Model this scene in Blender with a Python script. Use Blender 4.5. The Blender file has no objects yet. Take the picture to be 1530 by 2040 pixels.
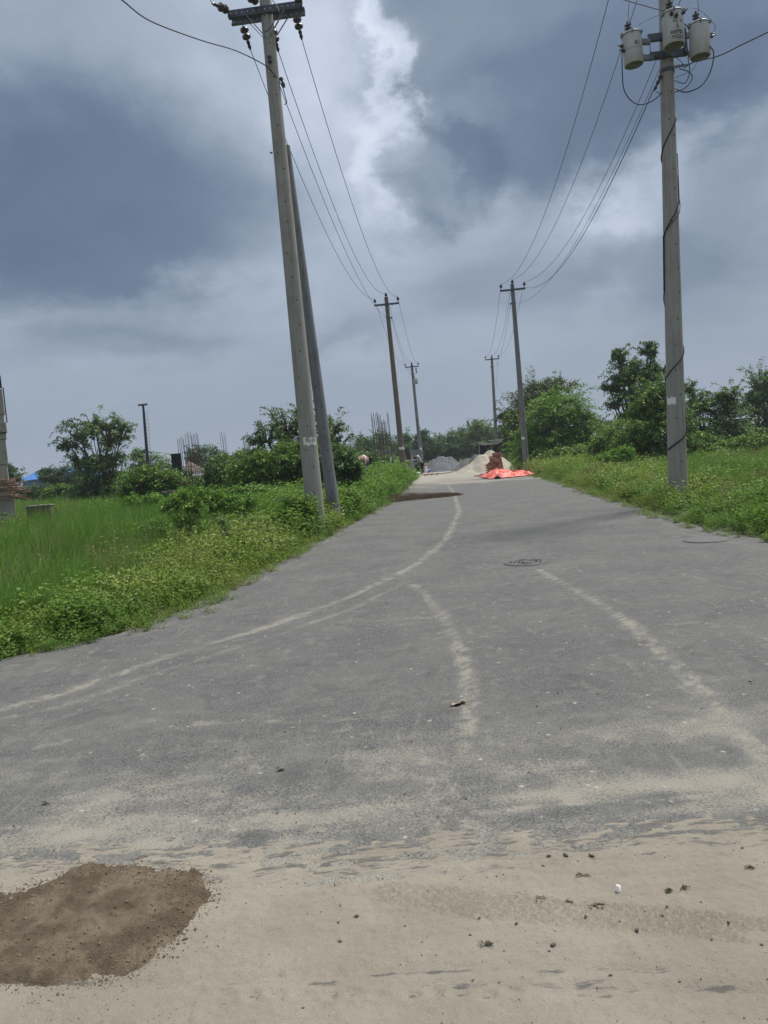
import bpy, math, random
import numpy as np
from mathutils import Vector, Matrix
from math import radians, pi, sin, cos
C = bpy.context.scene.collection
random.seed(7)
RNG = np.random.default_rng(11)

# ------------------------------------------------------------------ camera
F_PX = 1473.0; CX, CY = 765.0, 1020.0
PITCH = math.atan(105 / F_PX); ROLL = 0.085; CAM_Z = 1.6
Fw = np.array([0, cos(PITCH), -sin(PITCH)])
_r0 = np.array([1.0, 0, 0]); _u0 = np.array([0, sin(PITCH), cos(PITCH)])
Rt = cos(ROLL) * _r0 - sin(ROLL) * _u0
Up = sin(ROLL) * _r0 + cos(ROLL) * _u0
cam_d = bpy.data.cameras.new("camera"); cam = bpy.data.objects.new("camera", cam_d); C.objects.link(cam)
cam_d.lens = F_PX / 2040 * 36; cam_d.sensor_width = 36; cam_d.clip_end = 6000; cam_d.clip_start = 0.05
M = Matrix.Identity(4)
for i in range(3):
    M[i][0] = Rt[i]; M[i][1] = Up[i]; M[i][2] = -Fw[i]
M[2][3] = CAM_Z
cam.matrix_world = M
bpy.context.scene.camera = cam

def ray(px, py):
    return Fw + Rt * (px - CX) / F_PX + Up * (CY - py) / F_PX
def G(px, py, z=0.0):                    # where a sight line meets the ground
    d = ray(px, py); t = (z - CAM_Z) / d[2]
    return np.array([d[0] * t, d[1] * t, z])
def A(px, py, Y):                        # point of a sight line at distance Y
    d = ray(px, py); t = Y / d[1]
    return np.array([d[0] * t, Y, CAM_Z + d[2] * t])

# ------------------------------------------------------------------ sky, sun, exposure
SUN_EL, SUN_AZ = 62.0, 55.0              # azimuth clockwise from +Y
world = bpy.data.worlds.new("World"); bpy.context.scene.world = world
world.use_nodes = True
wt = world.node_tree; wt.nodes.clear()
class NB:
    def __init__(s, t): s.t = t
    def put(s, node, key, v):
        if v is None: return
        if hasattr(v, 'is_output') or isinstance(v, bpy.types.NodeSocket): s.t.links.new(v, node.inputs[key])
        else: node.inputs[key].default_value = v
    def m(s, op, a, b=None, c=None, clamp=False):
        n = s.t.nodes.new('ShaderNodeMath'); n.operation = op; n.use_clamp = clamp
        s.put(n, 0, a); s.put(n, 1, b); s.put(n, 2, c); return n.outputs[0]
    def vm(s, op, a, b=None):
        n = s.t.nodes.new('ShaderNodeVectorMath'); n.operation = op
        s.put(n, 0, a); s.put(n, 1, b); return n.outputs[0]
    def noise(s, vec, scale, detail=4, rough=.55, dist=0.0, out=0, lac=2.0):
        n = s.t.nodes.new('ShaderNodeTexNoise'); s.put(n, 'Vector', vec)
        n.inputs['Scale'].default_value = scale; n.inputs['Detail'].default_value = detail
        n.inputs['Roughness'].default_value = rough; n.inputs['Distortion'].default_value = dist
        n.inputs['Lacunarity'].default_value = lac
        return n.outputs[out]
    def voro(s, vec, scale, feature='F1', out='Distance', rand=1.0):
        n = s.t.nodes.new('ShaderNodeTexVoronoi'); n.feature = feature; s.put(n, 'Vector', vec)
        n.inputs['Scale'].default_value = scale; n.inputs['Randomness'].default_value = rand
        return n.outputs[out]
    def mr(s, v, a, b, c=0.0, d=1.0, smooth=True):
        n = s.t.nodes.new('ShaderNodeMapRange'); n.interpolation_type = 'SMOOTHSTEP' if smooth else 'LINEAR'
        s.put(n, 0, v)
        for i, q in enumerate((a, b, c, d)): s.put(n, 1 + i, q)
        return n.outputs[0]
    def ramp(s, v, stops):
        n = s.t.nodes.new('ShaderNodeValToRGB'); s.put(n, 0, v); e = n.color_ramp.elements
        while len(e) < len(stops): e.new(.5)
        for i, (p, c) in enumerate(stops): e[i].position = p; e[i].color = (*c, 1)
        return n.outputs[0]
    def mix(s, f, a, b, mode='MIX'):
        n = s.t.nodes.new('ShaderNodeMix'); n.data_type = 'RGBA'; n.blend_type = mode
        s.put(n, 0, f)
        s.put(n, 6, a if not isinstance(a, tuple) else (*a[:3], 1)); s.put(n, 7, b if not isinstance(b, tuple) else (*b[:3], 1))
        return n.outputs[2]
    def sep(s, v):
        n = s.t.nodes.new('ShaderNodeSeparateXYZ'); s.put(n, 0, v); return n.outputs
    def comb(s, x, y, z):
        n = s.t.nodes.new('ShaderNodeCombineXYZ'); s.put(n, 0, x); s.put(n, 1, y); s.put(n, 2, z); return n.outputs[0]
def lin(r, g, b):
    f = lambda c: (c / 255 / 12.92) if c <= 10 else ((c / 255 + .055) / 1.055) ** 2.4
    return (f(r), f(g), f(b))

w = NB(wt)
tc = wt.nodes.new('ShaderNodeTexCoord').outputs['Generated']
x, y, z = w.sep(tc)
az = w.m('MULTIPLY', w.m('ARCTAN2', x, y), 57.2958)
el = w.m('MULTIPLY', w.m('ARCSINE', z), 57.2958)
# clouds lie on a layer: stretch the pattern towards the horizon
den = w.m('ADD', w.m('MAXIMUM', z, 0.0), 0.16)
layer = w.comb(w.m('DIVIDE', x, den), w.m('DIVIDE', y, den), 0.0)
n1 = w.noise(layer, 1.1, 5, .55, .2, 1); tcq = w.vm('MULTIPLY', tc, (1.0, 1.0, 1.5)); n2 = w.noise(tcq, 7.5, 9, .60, .15, 1)
s1 = w.sep(n1); s2 = w.sep(n2)
def warp(v, i, k1, k2):
    return w.m('ADD', v, w.m('ADD', w.m('MULTIPLY', w.m('SUBTRACT', s1[i], .5), k1), w.m('MULTIPLY', w.m('SUBTRACT', s2[i], .5), k2)))
az_s, el_s = warp(az, 0, 10, 7), warp(el, 1, 8, 6)
az_h, el_h = warp(az, 0, 5, 13), warp(el, 1, 4, 11)
def p2a(px, py):
    d = ray(px, py); d = d / np.linalg.norm(d)
    return math.degrees(math.atan2(d[0], d[1])), math.degrees(math.asin(d[2]))
field = w.mr(el, 2.0, 22.0, .57, .70)
blobs = [  # px, py, rx, ry (px), amount, softness, crisp edge
    (230, 410, 350, 180, -.40, .40, 0), (100, 230, 330, 230, -.16, .7, 0), (330, 110, 220, 110, .07, .8, 0),
    (1130, 90, 350, 215, -.32, .22, 1), (1090, 230, 240, 120, -.16, .5, 0), (890, 345, 120, 75, -.20, .3, 1),
    (782, 90, 32, 190, .30, .5, 1), (665, 150, 120, 200, .13, .8, 0), (745, 330, 34, 80, .16, .7, 1), (420, 300, 60, 260, .06, .8, 0), (1230, 330, 130, 40, .10, .8, 1), (920, 250, 80, 40, .10, .7, 1), (980, 350, 90, 50, .10, .7, 1), (820, 420, 60, 50, -.14, .6, 1),
    (230, 665, 210, 40, -.17, .6, 0), (330, 600, 230, 26, .10, .8, 0), (1010, 560, 170, 70, -.15, .6, 0),
    (1450, 520, 160, 130, -.16, .6, 0), (1420, 330, 120, 60, .08, .7, 1), (1490, 190, 140, 130, -.22, .6, 1), (1420, 60, 160, 120, -.10, .6, 0), (1250, 180, 140, 150, -.10, .7, 0),
    (1180, 420, 150, 60, .08, .7, 0), (700, 655, 90, 35, -.10, .6, 0), (720, 715, 80, 26, .09, .7, 1), (640, 450, 160, 120, .05, .8, 0),
    (60, 600, 220, 60, .08, .8, 0), (1300, 540, 150, 60, -.12, .5, 1), (1200, 430, 60, 30, .08, .7, 1), (1080, 400, 60, 70, -.08, .6, 1), (950, 700, 160, 40, .04, .8, 0)]
deg = 57.2958 / F_PX
for (bx, by, rx, ry, amp, soft, crisp) in blobs:
    a0, e0 = p2a(bx, by)
    k = 1 / (1 + ((bx - CX) / F_PX) ** 2)
    U, V = (az_h, el_h) if crisp else (az_s, el_s)
    u = w.m('DIVIDE', w.m('SUBTRACT', U, a0), rx * deg * k ** .5); v = w.m('DIVIDE', w.m('SUBTRACT', V, e0), ry * deg)
    r = w.m('SQRT', w.m('ADD', w.m('MULTIPLY', u, u), w.m('MULTIPLY', v, v)))
    g = w.mr(r, 1 - soft, 1 + soft, 1.0, 0.0)
    field = w.m('MULTIPLY_ADD', g, amp, field)
fine = w.noise(layer, 3.4, 9, .6, .3); fine3 = w.noise(tcq, 5.5, 9, .60, .25); fine2 = w.noise(layer, 0.8, 4, .5, .2)
field = w.m('MULTIPLY_ADD', w.m('SUBTRACT', fine, .5), .12, field)
field = w.m('MULTIPLY_ADD', w.m('SUBTRACT', fine2, .5), .14, field)
field = w.m('MULTIPLY_ADD', w.m('SUBTRACT', fine3, .5), w.mr(el, 6.0, 20.0, .14, .34), field)
skyc = w.ramp(field, [(0.0, lin(88, 105, 128)), (.25, lin(107, 123, 146)), (.5, lin(141, 155, 173)), (.72, lin(166, 179, 197)), (1.0, lin(214, 224, 241))])
haze_f = w.mr(el, 0.0, 13.0, .8, 0.0)
skyc = w.mix(haze_f, skyc, lin(148, 161, 177))
# the overcast is brighter overhead, outside the picture, and on the sun's side
top = w.mr(el, 38.0, 70.0, 0.0, 1.0)
skyc = w.mix(top, skyc, (.98, 1.0, 1.04))
sky = wt.nodes.new('ShaderNodeTexSky'); sky.sky_type = 'NISHITA'; sky.sun_disc = False
sky.sun_elevation = radians(SUN_EL); sky.sun_rotation = radians(SUN_AZ); sky.air_density = 1.5; sky.dust_density = 4.0
bg1 = wt.nodes.new('ShaderNodeBackground'); w.put(bg1, 0, skyc); bg1.inputs[1].default_value = 1.0
bg2 = wt.nodes.new('ShaderNodeBackground'); w.put(bg2, 0, sky.outputs[0]); bg2.inputs[1].default_value = 0.06
mixs = wt.nodes.new('ShaderNodeMixShader'); mixs.inputs[0].default_value = .07
wt.links.new(bg1.outputs[0], mixs.inputs[1]); wt.links.new(bg2.outputs[0], mixs.inputs[2])
wo = wt.nodes.new('ShaderNodeOutputWorld'); wt.links.new(mixs.outputs[0], wo.inputs[0])

sl = bpy.data.lights.new("sun", 'SUN'); sl.energy = 4.0; sl.angle = radians(10); sl.color = (1, .96, .9)
sun = bpy.data.objects.new("sun", sl); C.objects.link(sun)
sd = Vector((sin(radians(SUN_AZ)) * cos(radians(SUN_EL)), cos(radians(SUN_AZ)) * cos(radians(SUN_EL)), sin(radians(SUN_EL))))
sun.rotation_euler = sd.to_track_quat('Z', 'Y').to_euler()
vs = bpy.context.scene.view_settings
vs.view_transform = 'Standard'; vs.look = 'None'; vs.exposure = 0.12; vs.gamma = 1.0
cy = bpy.context.scene.cycles
cy.max_bounces = 6; cy.diffuse_bounces = 3; cy.glossy_bounces = 2; cy.transmission_bounces = 3; cy.transparent_max_bounces = 6
cy.sample_clamp_indirect = 4.0; cy.use_denoising = True; cy.denoiser = 'OPENIMAGEDENOISE'; cy.denoising_input_passes = 'RGB_ALBEDO_NORMAL'; cy.denoising_prefilter = 'ACCURATE'

# ------------------------------------------------------------------ materials
def mat(name):
    m = bpy.data.materials.new(name); m.use_nodes = True; t = m.node_tree; t.nodes.clear()
    o = t.nodes.new('ShaderNodeOutputMaterial'); b = t.nodes.new('ShaderNodeBsdfPrincipled')
    t.links.new(b.outputs[0], o.inputs[0]); return m, NB(t), b, o
def bump(n, b, h, strength=.3, dist=.01):
    k = n.t.nodes.new('ShaderNodeBump'); k.inputs['Strength'].default_value = strength; k.inputs['Distance'].default_value = dist
    n.put(k, 'Height', h); n.t.links.new(k.outputs[0], b.inputs['Normal'])
def pos(n): return n.t.nodes.new('ShaderNodeNewGeometry').outputs['Position']
def objco(n): return n.t.nodes.new('ShaderNodeTexCoord').outputs['Object']
def simple(name, col, rough=.8, var=.25, scale=6.0, metal=0.0, col2=None, bmp=.2, obj=True, spec=.3):
    m, n, b, o = mat(name); p = objco(n) if obj else pos(n)
    f = n.noise(p, scale, 6, .6); f = n.mr(f, .3, .7)
    c2 = col2 or tuple(c * (1 - var) for c in col)
    c1 = col if col2 else tuple(min(1, c * (1 + var * .5)) for c in col)
    n.put(b, 'Base Color', n.mix(f, c1, c2)); b.inputs['Roughness'].default_value = rough; b.inputs['Metallic'].default_value = metal
    b.inputs['Specular IOR Level'].default_value = spec
    if bmp: bump(n, b, n.noise(p, scale * 6, 4, .6), bmp, .01)
    return m
def leafmat(name, ca, cb, trans=.28, rough=.5, tint=True, inst=False, big=None):
    """leaf / blade material: ca..cb by per-leaf tint, some light through the leaf"""
    m, n, b, o = mat(name)
    if inst: f = n.t.nodes.new('ShaderNodeObjectInfo').outputs['Random']
    else: f = n.t.nodes.new('ShaderNodeAttribute'); f.attribute_name = 'tint'; f = f.outputs['Fac']
    if inst:
        a = n.t.nodes.new('ShaderNodeAttribute'); a.attribute_name = 'tint'
        f = n.m('ADD', n.m('MULTIPLY', f, .30), n.m('MULTIPLY', a.outputs['Fac'], .75))
    col = n.mix(f, ca, cb)
    if big:                                                        # patches of another kind of growth
        col = n.mix(n.mr(n.noise(pos(n), big[0], 3, .6), big[1], big[1] + .14), col, big[2])
    n.put(b, 'Base Color', col); b.inputs['Roughness'].default_value = rough; b.inputs['Specular IOR Level'].default_value = .25
    tr = n.t.nodes.new('ShaderNodeBsdfTranslucent')
    n.put(tr, 0, n.mix(.5, col, (ca[0] * 1.6 + .02, ca[1] * 1.9 + .03, ca[2] * .8)))
    mx = n.t.nodes.new('ShaderNodeMixShader'); mx.inputs[0].default_value = trans
    n.t.links.new(b.outputs[0], mx.inputs[1]); n.t.links.new(tr.outputs[0], mx.inputs[2]); n.t.links.new(mx.outputs[0], o.inputs[0])
    return m

# ------------------------------------------------------------------ mesh helpers
def np_mesh(name, V, Fc, mats, parent=None, tint=None, smooth=False):
    """V (n,3) and Fc (m,k) arrays to a linked object"""
    me = bpy.data.meshes.new(name); V = np.asarray(V, np.float32); Fc = np.asarray(Fc, np.int32)
    me.vertices.add(len(V)); me.vertices.foreach_set('co', V.ravel())
    k = Fc.shape[1]; me.loops.add(Fc.size); me.loops.foreach_set('vertex_index', Fc.ravel())
    me.polygons.add(len(Fc)); me.polygons.foreach_set('loop_start', np.arange(0, Fc.size, k, dtype=np.int32))
    me.polygons.foreach_set('loop_total', np.full(len(Fc), k, np.int32))
    me.update(calc_edges=True)
    if smooth: me.polygons.foreach_set('use_smooth', np.ones(len(Fc), bool))
    if tint is not None:
        a = me.attributes.new('tint', 'FLOAT', 'POINT'); a.data.foreach_set('value', np.asarray(tint, np.float32))
    for m in (mats if isinstance(mats, (list, tuple)) else [mats]): me.materials.append(m)
    o = bpy.data.objects.new(name, me); C.objects.link(o)
    if parent is not None: o.parent = parent
    return o
class MB:
    def __init__(s): s.v = []; s.f = []; s.mi = []; s.sm = []
    def add(s, vs, fs, mi=0, sm=False):
        k = len(s.v); s.v += [tuple(map(float, q)) for q in vs]
        for f in fs: s.f.append([k + i for i in f]); s.mi.append(mi); s.sm.append(sm)
    def box(s, c, size, rot=None, mi=0, bevel=0):
        hx, hy, hz = [q / 2 for q in size]; R = rot or Matrix.Identity(3)
        vs = [Vector(c) + R @ Vector((sx * hx, sy * hy, sz * hz)) for sx in (-1, 1) for sy in (-1, 1) for sz in (-1, 1)]
        s.add(vs, [(0, 1, 3, 2), (4, 6, 7, 5), (0, 4, 5, 1), (2, 3, 7, 6), (0, 2, 6, 4), (1, 5, 7, 3)], mi)
    def bar(s, a, b, wd, th, up=(0, 0, 1), mi=0):
        a = Vector(a); b = Vector(b); X = (b - a); L = X.length; X.normalize(); Z = Vector(up); Y = Z.cross(X)
        if Y.length < 1e-4: Y = Vector((0, 1, 0)).cross(X)
        Y.normalize(); Z = X.cross(Y); R = Matrix((X, Y, Z)).transposed(); s.box((a + b) / 2, (L, wd, th), R, mi)
    def tube(s, pts, rad, n=8, mi=0, cap=True, sm=True):
        P = [Vector(p) for p in pts]; m = len(P); rad = rad if hasattr(rad, '__len__') else [rad] * m
        T = [(P[min(i + 1, m - 1)] - P[max(i - 1, 0)]).normalized() for i in range(m)]
        ref = Vector((0, 0, 1)) if abs(T[0].z) < .9 else Vector((1, 0, 0)); U = T[0].cross(ref).normalized()
        vs = []
        for i in range(m):
            U = (U - T[i] * U.dot(T[i])); U.normalize(); W = T[i].cross(U)
            for j in range(n):
                a = 2 * pi * j / n; vs.append(P[i] + (U * cos(a) + W * sin(a)) * rad[i])
        fs = [(i * n + j, i * n + (j + 1) % n, (i + 1) * n + (j + 1) % n, (i + 1) * n + j) for i in range(m - 1) for j in range(n)]
        s.add(vs, fs, mi, sm)
        if cap:
            s.add(vs[:n][::-1], [tuple(range(n))], mi); s.add(vs[-n:], [tuple(range(n))], mi)
    def lathe(s, base, axis, prof, n=16, mi=0, sm=True):
        """profile [(radius, height)] turned about axis from base"""
        B = Vector(base); T = Vector(axis).normalized(); ref = Vector((0, 0, 1)) if abs(T.z) < .9 else Vector((1, 0, 0))
        U = T.cross(ref).normalized(); W = T.cross(U); vs = []
        for r, h in prof:
            for j in range(n):
                a = 2 * pi * j / n; vs.append(B + T * h + (U * cos(a) + W * sin(a)) * max(r, 1e-4))
        m = len(prof)
        s.add(vs, [(i * n + j, i * n + (j + 1) % n, (i + 1) * n + (j + 1) % n, (i + 1) * n + j) for i in range(m - 1) for j in range(n)], mi, sm)
        s.add(vs[:n][::-1], [tuple(range(n))], mi); s.add(vs[-n:], [tuple(range(n))], mi)
    def sphere(s, c, r, mi=0, sc=(1, 1, 1), n=10, m=7):
        vs = []; c = Vector(c)
        for i in range(m + 1):
            th = pi * i / m
            for j in range(n):
                a = 2 * pi * j / n; vs.append(c + Vector((sin(th) * cos(a) * sc[0], sin(th) * sin(a) * sc[1], cos(th) * sc[2])) * r)
        s.add(vs, [(i * n + j, (i + 1) * n + j, (i + 1) * n + (j + 1) % n, i * n + (j + 1) % n) for i in range(m) for j in range(n)], mi, True)
    def build(s, name, mats, parent=None, org=(0, 0, 0)):
        me = bpy.data.meshes.new(name); o0 = Vector(org)
        me.from_pydata([Vector(v) - o0 for v in s.v], [], s.f)
        me.polygons.foreach_set('material_index', s.mi); me.polygons.foreach_set('use_smooth', s.sm); me.update()
        for m in (mats if isinstance(mats, (list, tuple)) else [mats]): me.materials.append(m)
        o = bpy.data.objects.new(name, me); C.objects.link(o)
        if parent is not None: o.parent = parent
        elif Vector(org).length: o.location = org
        return o
def tag(o, label=None, cat=None, group=None, kind=None):
    if cat and not kind: kind = 'thing'
    if label: o['label'] = label
    if cat: o['category'] = cat
    if group: o['group'] = group
    if kind: o['kind'] = kind
    return o
def thing(name, loc, label, cat, group=None):
    o = bpy.data.objects.new(name, None); C.objects.link(o); o.location = tuple(map(float, loc)); o.empty_display_size = .2
    return tag(o, label, cat, group)
def dup(o, loc=None, rot=None, label=None):
    c = o.copy(); C.objects.link(c)
    if loc is not None: c.location = loc
    if rot is not None: c.rotation_euler = rot
    if label: c['label'] = label
    return c
def inpoly(P, poly):
    x, y = P[:, 0], P[:, 1]; r = np.zeros(len(P), bool); poly = np.asarray(poly)
    for i in range(len(poly)):
        x1, y1 = poly[i][:2]; x2, y2 = poly[i - 1][:2]
        c = ((y1 > y) != (y2 > y)) & (x < (x2 - x1) * (y - y1) / (y2 - y1 + 1e-12) + x1); r ^= c
    return r
def pdist(P, line):
    """distance from points to a polyline, and how far along it (0..1)"""
    best = np.full(len(P), 1e9); al = np.zeros(len(P)); line = np.asarray(line)[:, :2]; n = len(line) - 1
    for i in range(n):
        a, b = line[i], line[i + 1]; ab = b - a; t = np.clip(((P - a) @ ab) / (ab @ ab + 1e-12), 0, 1)
        d = np.linalg.norm(P - (a + t[:, None] * ab), axis=1); k = d < best; best[k] = d[k]; al[k] = (i + t[k]) / n
    return best, al
def snoise(P, s, seed=0, oct=4):
    """cheap smooth noise, -1..1, from value lattices"""
    P = np.asarray(P, float) / s; out = 0; amp = 1; tot = 0
    for o in range(oct):
        q = P * 2 ** o + 17.3 * o + seed * 7.13; i = np.floor(q).astype(np.int64); f = q - i; f = f * f * (3 - 2 * f); v = 0
        D = P.shape[1]
        for c in range(2 ** D):
            h = np.full(len(P), seed * 374761393 + o * 668265263, np.int64); wgt = np.ones(len(P))
            for d in range(D):
                bit = (c >> d) & 1; h = h ^ ((i[:, d] + bit) * (73856093, 19349663, 83492791)[d]); wgt = wgt * (f[:, d] if bit else 1 - f[:, d])
            h = (h ^ (h >> 13)) * 1274126177; h = h ^ (h >> 16)
            v = v + wgt * ((h & 65535) / 32767.5 - 1)
        out = out + amp * v; tot += amp; amp *= .5
    return out / tot

# ------------------------------------------------------------------ ground, road, sand
def gl(pts): return np.array([G(*p)[:2] for p in pts])
EL = gl([(0, 1323), (130, 1296), (280, 1262), (400, 1215), (520, 1150), (640, 1080), (700, 1045), (765, 1012), (797, 985), (828, 958)])
ER = gl([(1530, 1083), (1440, 1070), (1380, 1056), (1300, 1030), (1200, 995), (1130, 970), (1065, 950)])
far_dir = np.array([.088, 1.0])
EL2 = np.vstack([[-14, 4.4], [-8, 5.2], [-5.4, 6.0], EL, EL[-1] + far_dir * 45])
ER2 = np.vstack([[20, 9.0], [9, 9.7], ER, ER[-1] + far_dir * 50])
LEFT_POLY = np.vstack([EL2, [EL2[-1][0] - 3, 130], [-90, 130], [-90, 4.4]])
RIGHT_POLY = np.vstack([ER2, [ER2[-1][0] + 3, 130], [120, 130], [120, 9.0]])

m_ground, n, b, o = mat('soil_ground')
p = pos(n)
c = n.mix(n.mr(n.noise(p, .35, 5, .6), .4, .62), (.055, .062, .025), (.11, .092, .055))
c = n.mix(n.mr(n.noise(p, 5, 5, .7), .35, .7, 0, .6), c, (.028, .035, .014))
n.put(b, 'Base Color', c); b.inputs['Roughness'].default_value = 1; bump(n, b, n.noise(p, 9, 6, .7), .8, .06)

# asphalt with dust that follows a painted-on dust amount (worn tracks, sand drifts)
m_road, n, b, o = mat('asphalt')
p = pos(n); at = n.t.nodes.new('ShaderNodeAttribute'); at.attribute_name = 'dust'; dust = at.outputs['Fac']
at2 = n.t.nodes.new('ShaderNodeAttribute'); at2.attribute_name = 'dark'; dark = at2.outputs['Fac']
grit = n.noise(p, 160, 3, .7); med = n.noise(p, 14, 6, .68); bigp = n.noise(p, 1.3, 6, .6)
stones = n.voro(p, 95); stones2 = n.voro(p, 95, out='Color')
fineg = n.noise(p, 70, 6, .78)
asph = n.mix(n.mr(grit, .3, .7), (.034, .036, .037), (.170, .171, .166))
asph = n.mix(n.m('MULTIPLY', n.mr(stones, .32, .1), n.mr(n.sep(stones2)[0], .45, .95)), asph, (.27, .265, .25))
asph = n.mix(n.mr(stones, .5, .85, 0, .7), asph, (.035, .036, .038))
asph = n.mix(n.mr(bigp, .3, .7, 0, .55), asph, (.150, .148, .138)); asph = n.mix(n.m('MULTIPLY', n.mr(n.noise(p, 7, 6, .7), .5, .68), n.mr(fineg, .42, .58, 0, .5)), asph, (.24, .23, .20)); asph = n.mix(n.mr(n.noise(p, 2.6, 6, .65, .5), .52, .66, 0, .35), asph, (.05, .05, .052))
# streaks left by turning wheels: long thin along the road
mp = n.t.nodes.new('ShaderNodeMapping'); mp.inputs['Scale'].default_value = (9, .9, 1); mp.inputs['Rotation'].default_value = (0, 0, radians(24)); n.put(mp, 0, p)
st1 = n.noise(mp.outputs[0], 1.0, 7, .68, .8)
mp2 = n.t.nodes.new('ShaderNodeMapping'); mp2.inputs['Scale'].default_value = (1.1, 10, 1); mp2.inputs['Rotation'].default_value = (0, 0, radians(-18)); n.put(mp2, 0, p)
st2 = n.noise(mp2.outputs[0], 1.0, 7, .68, .8)
dcol = n.mix(n.noise(p, 3, 4, .6), (.325, .30, .245), (.25, .235, .195))
streak = n.m('MAXIMUM', n.mr(st1, .54, .72), n.m('MULTIPLY', n.mr(st2, .55, .74), .9))
streak = n.m('MULTIPLY', streak, n.mr(med, .35, .62, .15, 1))
asph = n.mix(n.m('MULTIPLY', n.m('MULTIPLY', streak, n.m('MULTIPLY', n.mr(fineg, .36, .56), n.mr(n.noise(p, .9, 3, .5), .42, .62))), .62), asph, dcol)
thr = n.m('ADD', n.m('MULTIPLY', med, .42), n.m('ADD', n.m('MULTIPLY', n.m('SUBTRACT', fineg, .5), 1.5), n.m('MULTIPLY', n.m('SUBTRACT', grit, .5), .5)))
thr = n.m('ADD', thr, .32)
df = n.m('MULTIPLY', n.mr(n.m('SUBTRACT', n.m('MULTIPLY', dust, 1.1), thr), -.16, .26), n.mr(dust, .75, 1.0, .78, .95))
df = n.m('MULTIPLY', df, n.mr(dust, 0.02, .14))
speck = n.m('MULTIPLY', n.mr(n.noise(p, 24, 5, .75), .62, .72), n.mr(bigp, .35, .7, .1, .7))
df = n.m('MAXIMUM', df, n.m('MULTIPLY', speck, .6))
asph = n.mix(df, asph, dcol)
asph = n.mix(n.m('MULTIPLY', dark, n.mr(med, .25, .6, .3, 1)), asph, (.045, .046, .05))
blot = n.m('MULTIPLY', n.mr(n.voro(p, 7.5), .15, .05), n.mr(n.noise(p, 30, 4, .7), .45, .6))
asph = n.mix(n.m('MULTIPLY', blot, .8), asph, (.40, .39, .35))
n.put(b, 'Base Color', asph); b.inputs['Roughness'].default_value = .88; b.inputs['Specular IOR Level'].default_value = .25
hh = n.m('ADD', n.m('MULTIPLY', stones, -.8), n.m('ADD', n.m('MULTIPLY', grit, .7), n.m('MULTIPLY', med, .5)))
bump(n, b, hh, .75, .007)

def sandmat(name, c1, c2, c3, wet=0.0, bs=.6):
    m, n, b, o = mat(name); p = pos(n)
    f = n.noise(p, 2.2 if wet == 0 else 7.5, 6, .62); g = n.noise(p, 60, 5, .75); gg = n.noise(p, 320, 3, .7)
    c = n.mix(n.mr(f, .36, .64), c1, c2); c = n.mix(n.mr(g, .52, .72, 0, .55), c, c3)
    c = n.mix(n.mr(gg, .3, .75, 0, .35), c, tuple(q * .55 for q in c1))
    c = n.mix(n.mr(gg, .62, .8, 0, .35), c, tuple(min(1, q * 1.5) for q in c1))
    n.put(b, 'Base Color', c); b.inputs['Roughness'].default_value = .95 - wet * .3; b.inputs['Specular IOR Level'].default_value = .2
    bump(n, b, n.m('ADD', n.m('MULTIPLY', g, 1.0), n.m('MULTIPLY', gg, .4)), bs, .012)
    return m
m_sand, n, b, o = mat('pale_sand'); p = pos(n)
at = n.t.nodes.new('ShaderNodeAttribute'); at.attribute_name = 'thin'; thin = at.outputs['Fac']
f = n.noise(p, 1.6, 6, .62); g = n.noise(p, 38, 6, .72); gg = n.noise(p, 300, 3, .7)
c = n.mix(n.mr(f, .35, .66), (.365, .332, .270), (.300, .268, .216))
c = n.mix(n.mr(g, .5, .72, 0, .45), c, (.235, .20, .155))
c = n.mix(n.mr(gg, .35, .75, 0, .35), c, (.17, .15, .12))
mp = n.t.nodes.new('ShaderNodeMapping'); mp.inputs['Scale'].default_value = (2.2, 9, 1); n.put(mp, 0, p)
thinf = n.mr(n.m('ADD', thin, n.m('MULTIPLY', n.m('SUBTRACT', n.noise(mp.outputs[0], 2.4, 9, .72), .5), 1.9)), .46, .66)
c = n.mix(n.m('MULTIPLY', thinf, .85), c, n.mix(n.mr(gg, .35, .65), (.075, .075, .076), (.16, .155, .145)))
n.put(b, 'Base Color', c); b.inputs['Roughness'].default_value = .96; b.inputs['Specular IOR Level'].default_value = .2
bump(n, b, n.m('ADD', g, n.m('MULTIPLY', gg, .5)), .9, .014)

# one ground sheet out to the horizon
gx = np.concatenate([-np.geomspace(3000, 130, 10), np.linspace(-100, 120, 111), np.geomspace(150, 3000, 10)])
gy = np.concatenate([[-3000, -800, -200, -60], np.linspace(-20, 140, 81), np.geomspace(170, 4000, 12)])
X, Y = np.meshgrid(gx, gy); P2 = np.stack([X.ravel(), Y.ravel()], 1)
dR = np.minimum(pdist(P2, EL2)[0], pdist(P2, ER2)[0])
veg = inpoly(P2, LEFT_POLY) | inpoly(P2, RIGHT_POLY)
Z = -.03 + np.where(veg, np.clip((dR - 1) / 6, 0, 1) * (.10 * snoise(P2, 9, 3)), 0)
idx = lambda nx, ny: np.array([[j * nx + i, j * nx + i + 1, (j + 1) * nx + i + 1, (j + 1) * nx + i] for j in range(ny - 1) for i in range(nx - 1)])
g_ = np_mesh('ground', np.column_stack([P2, Z]), idx(len(gx), len(gy)), m_ground, smooth=True); tag(g_, kind='structure')

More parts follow.
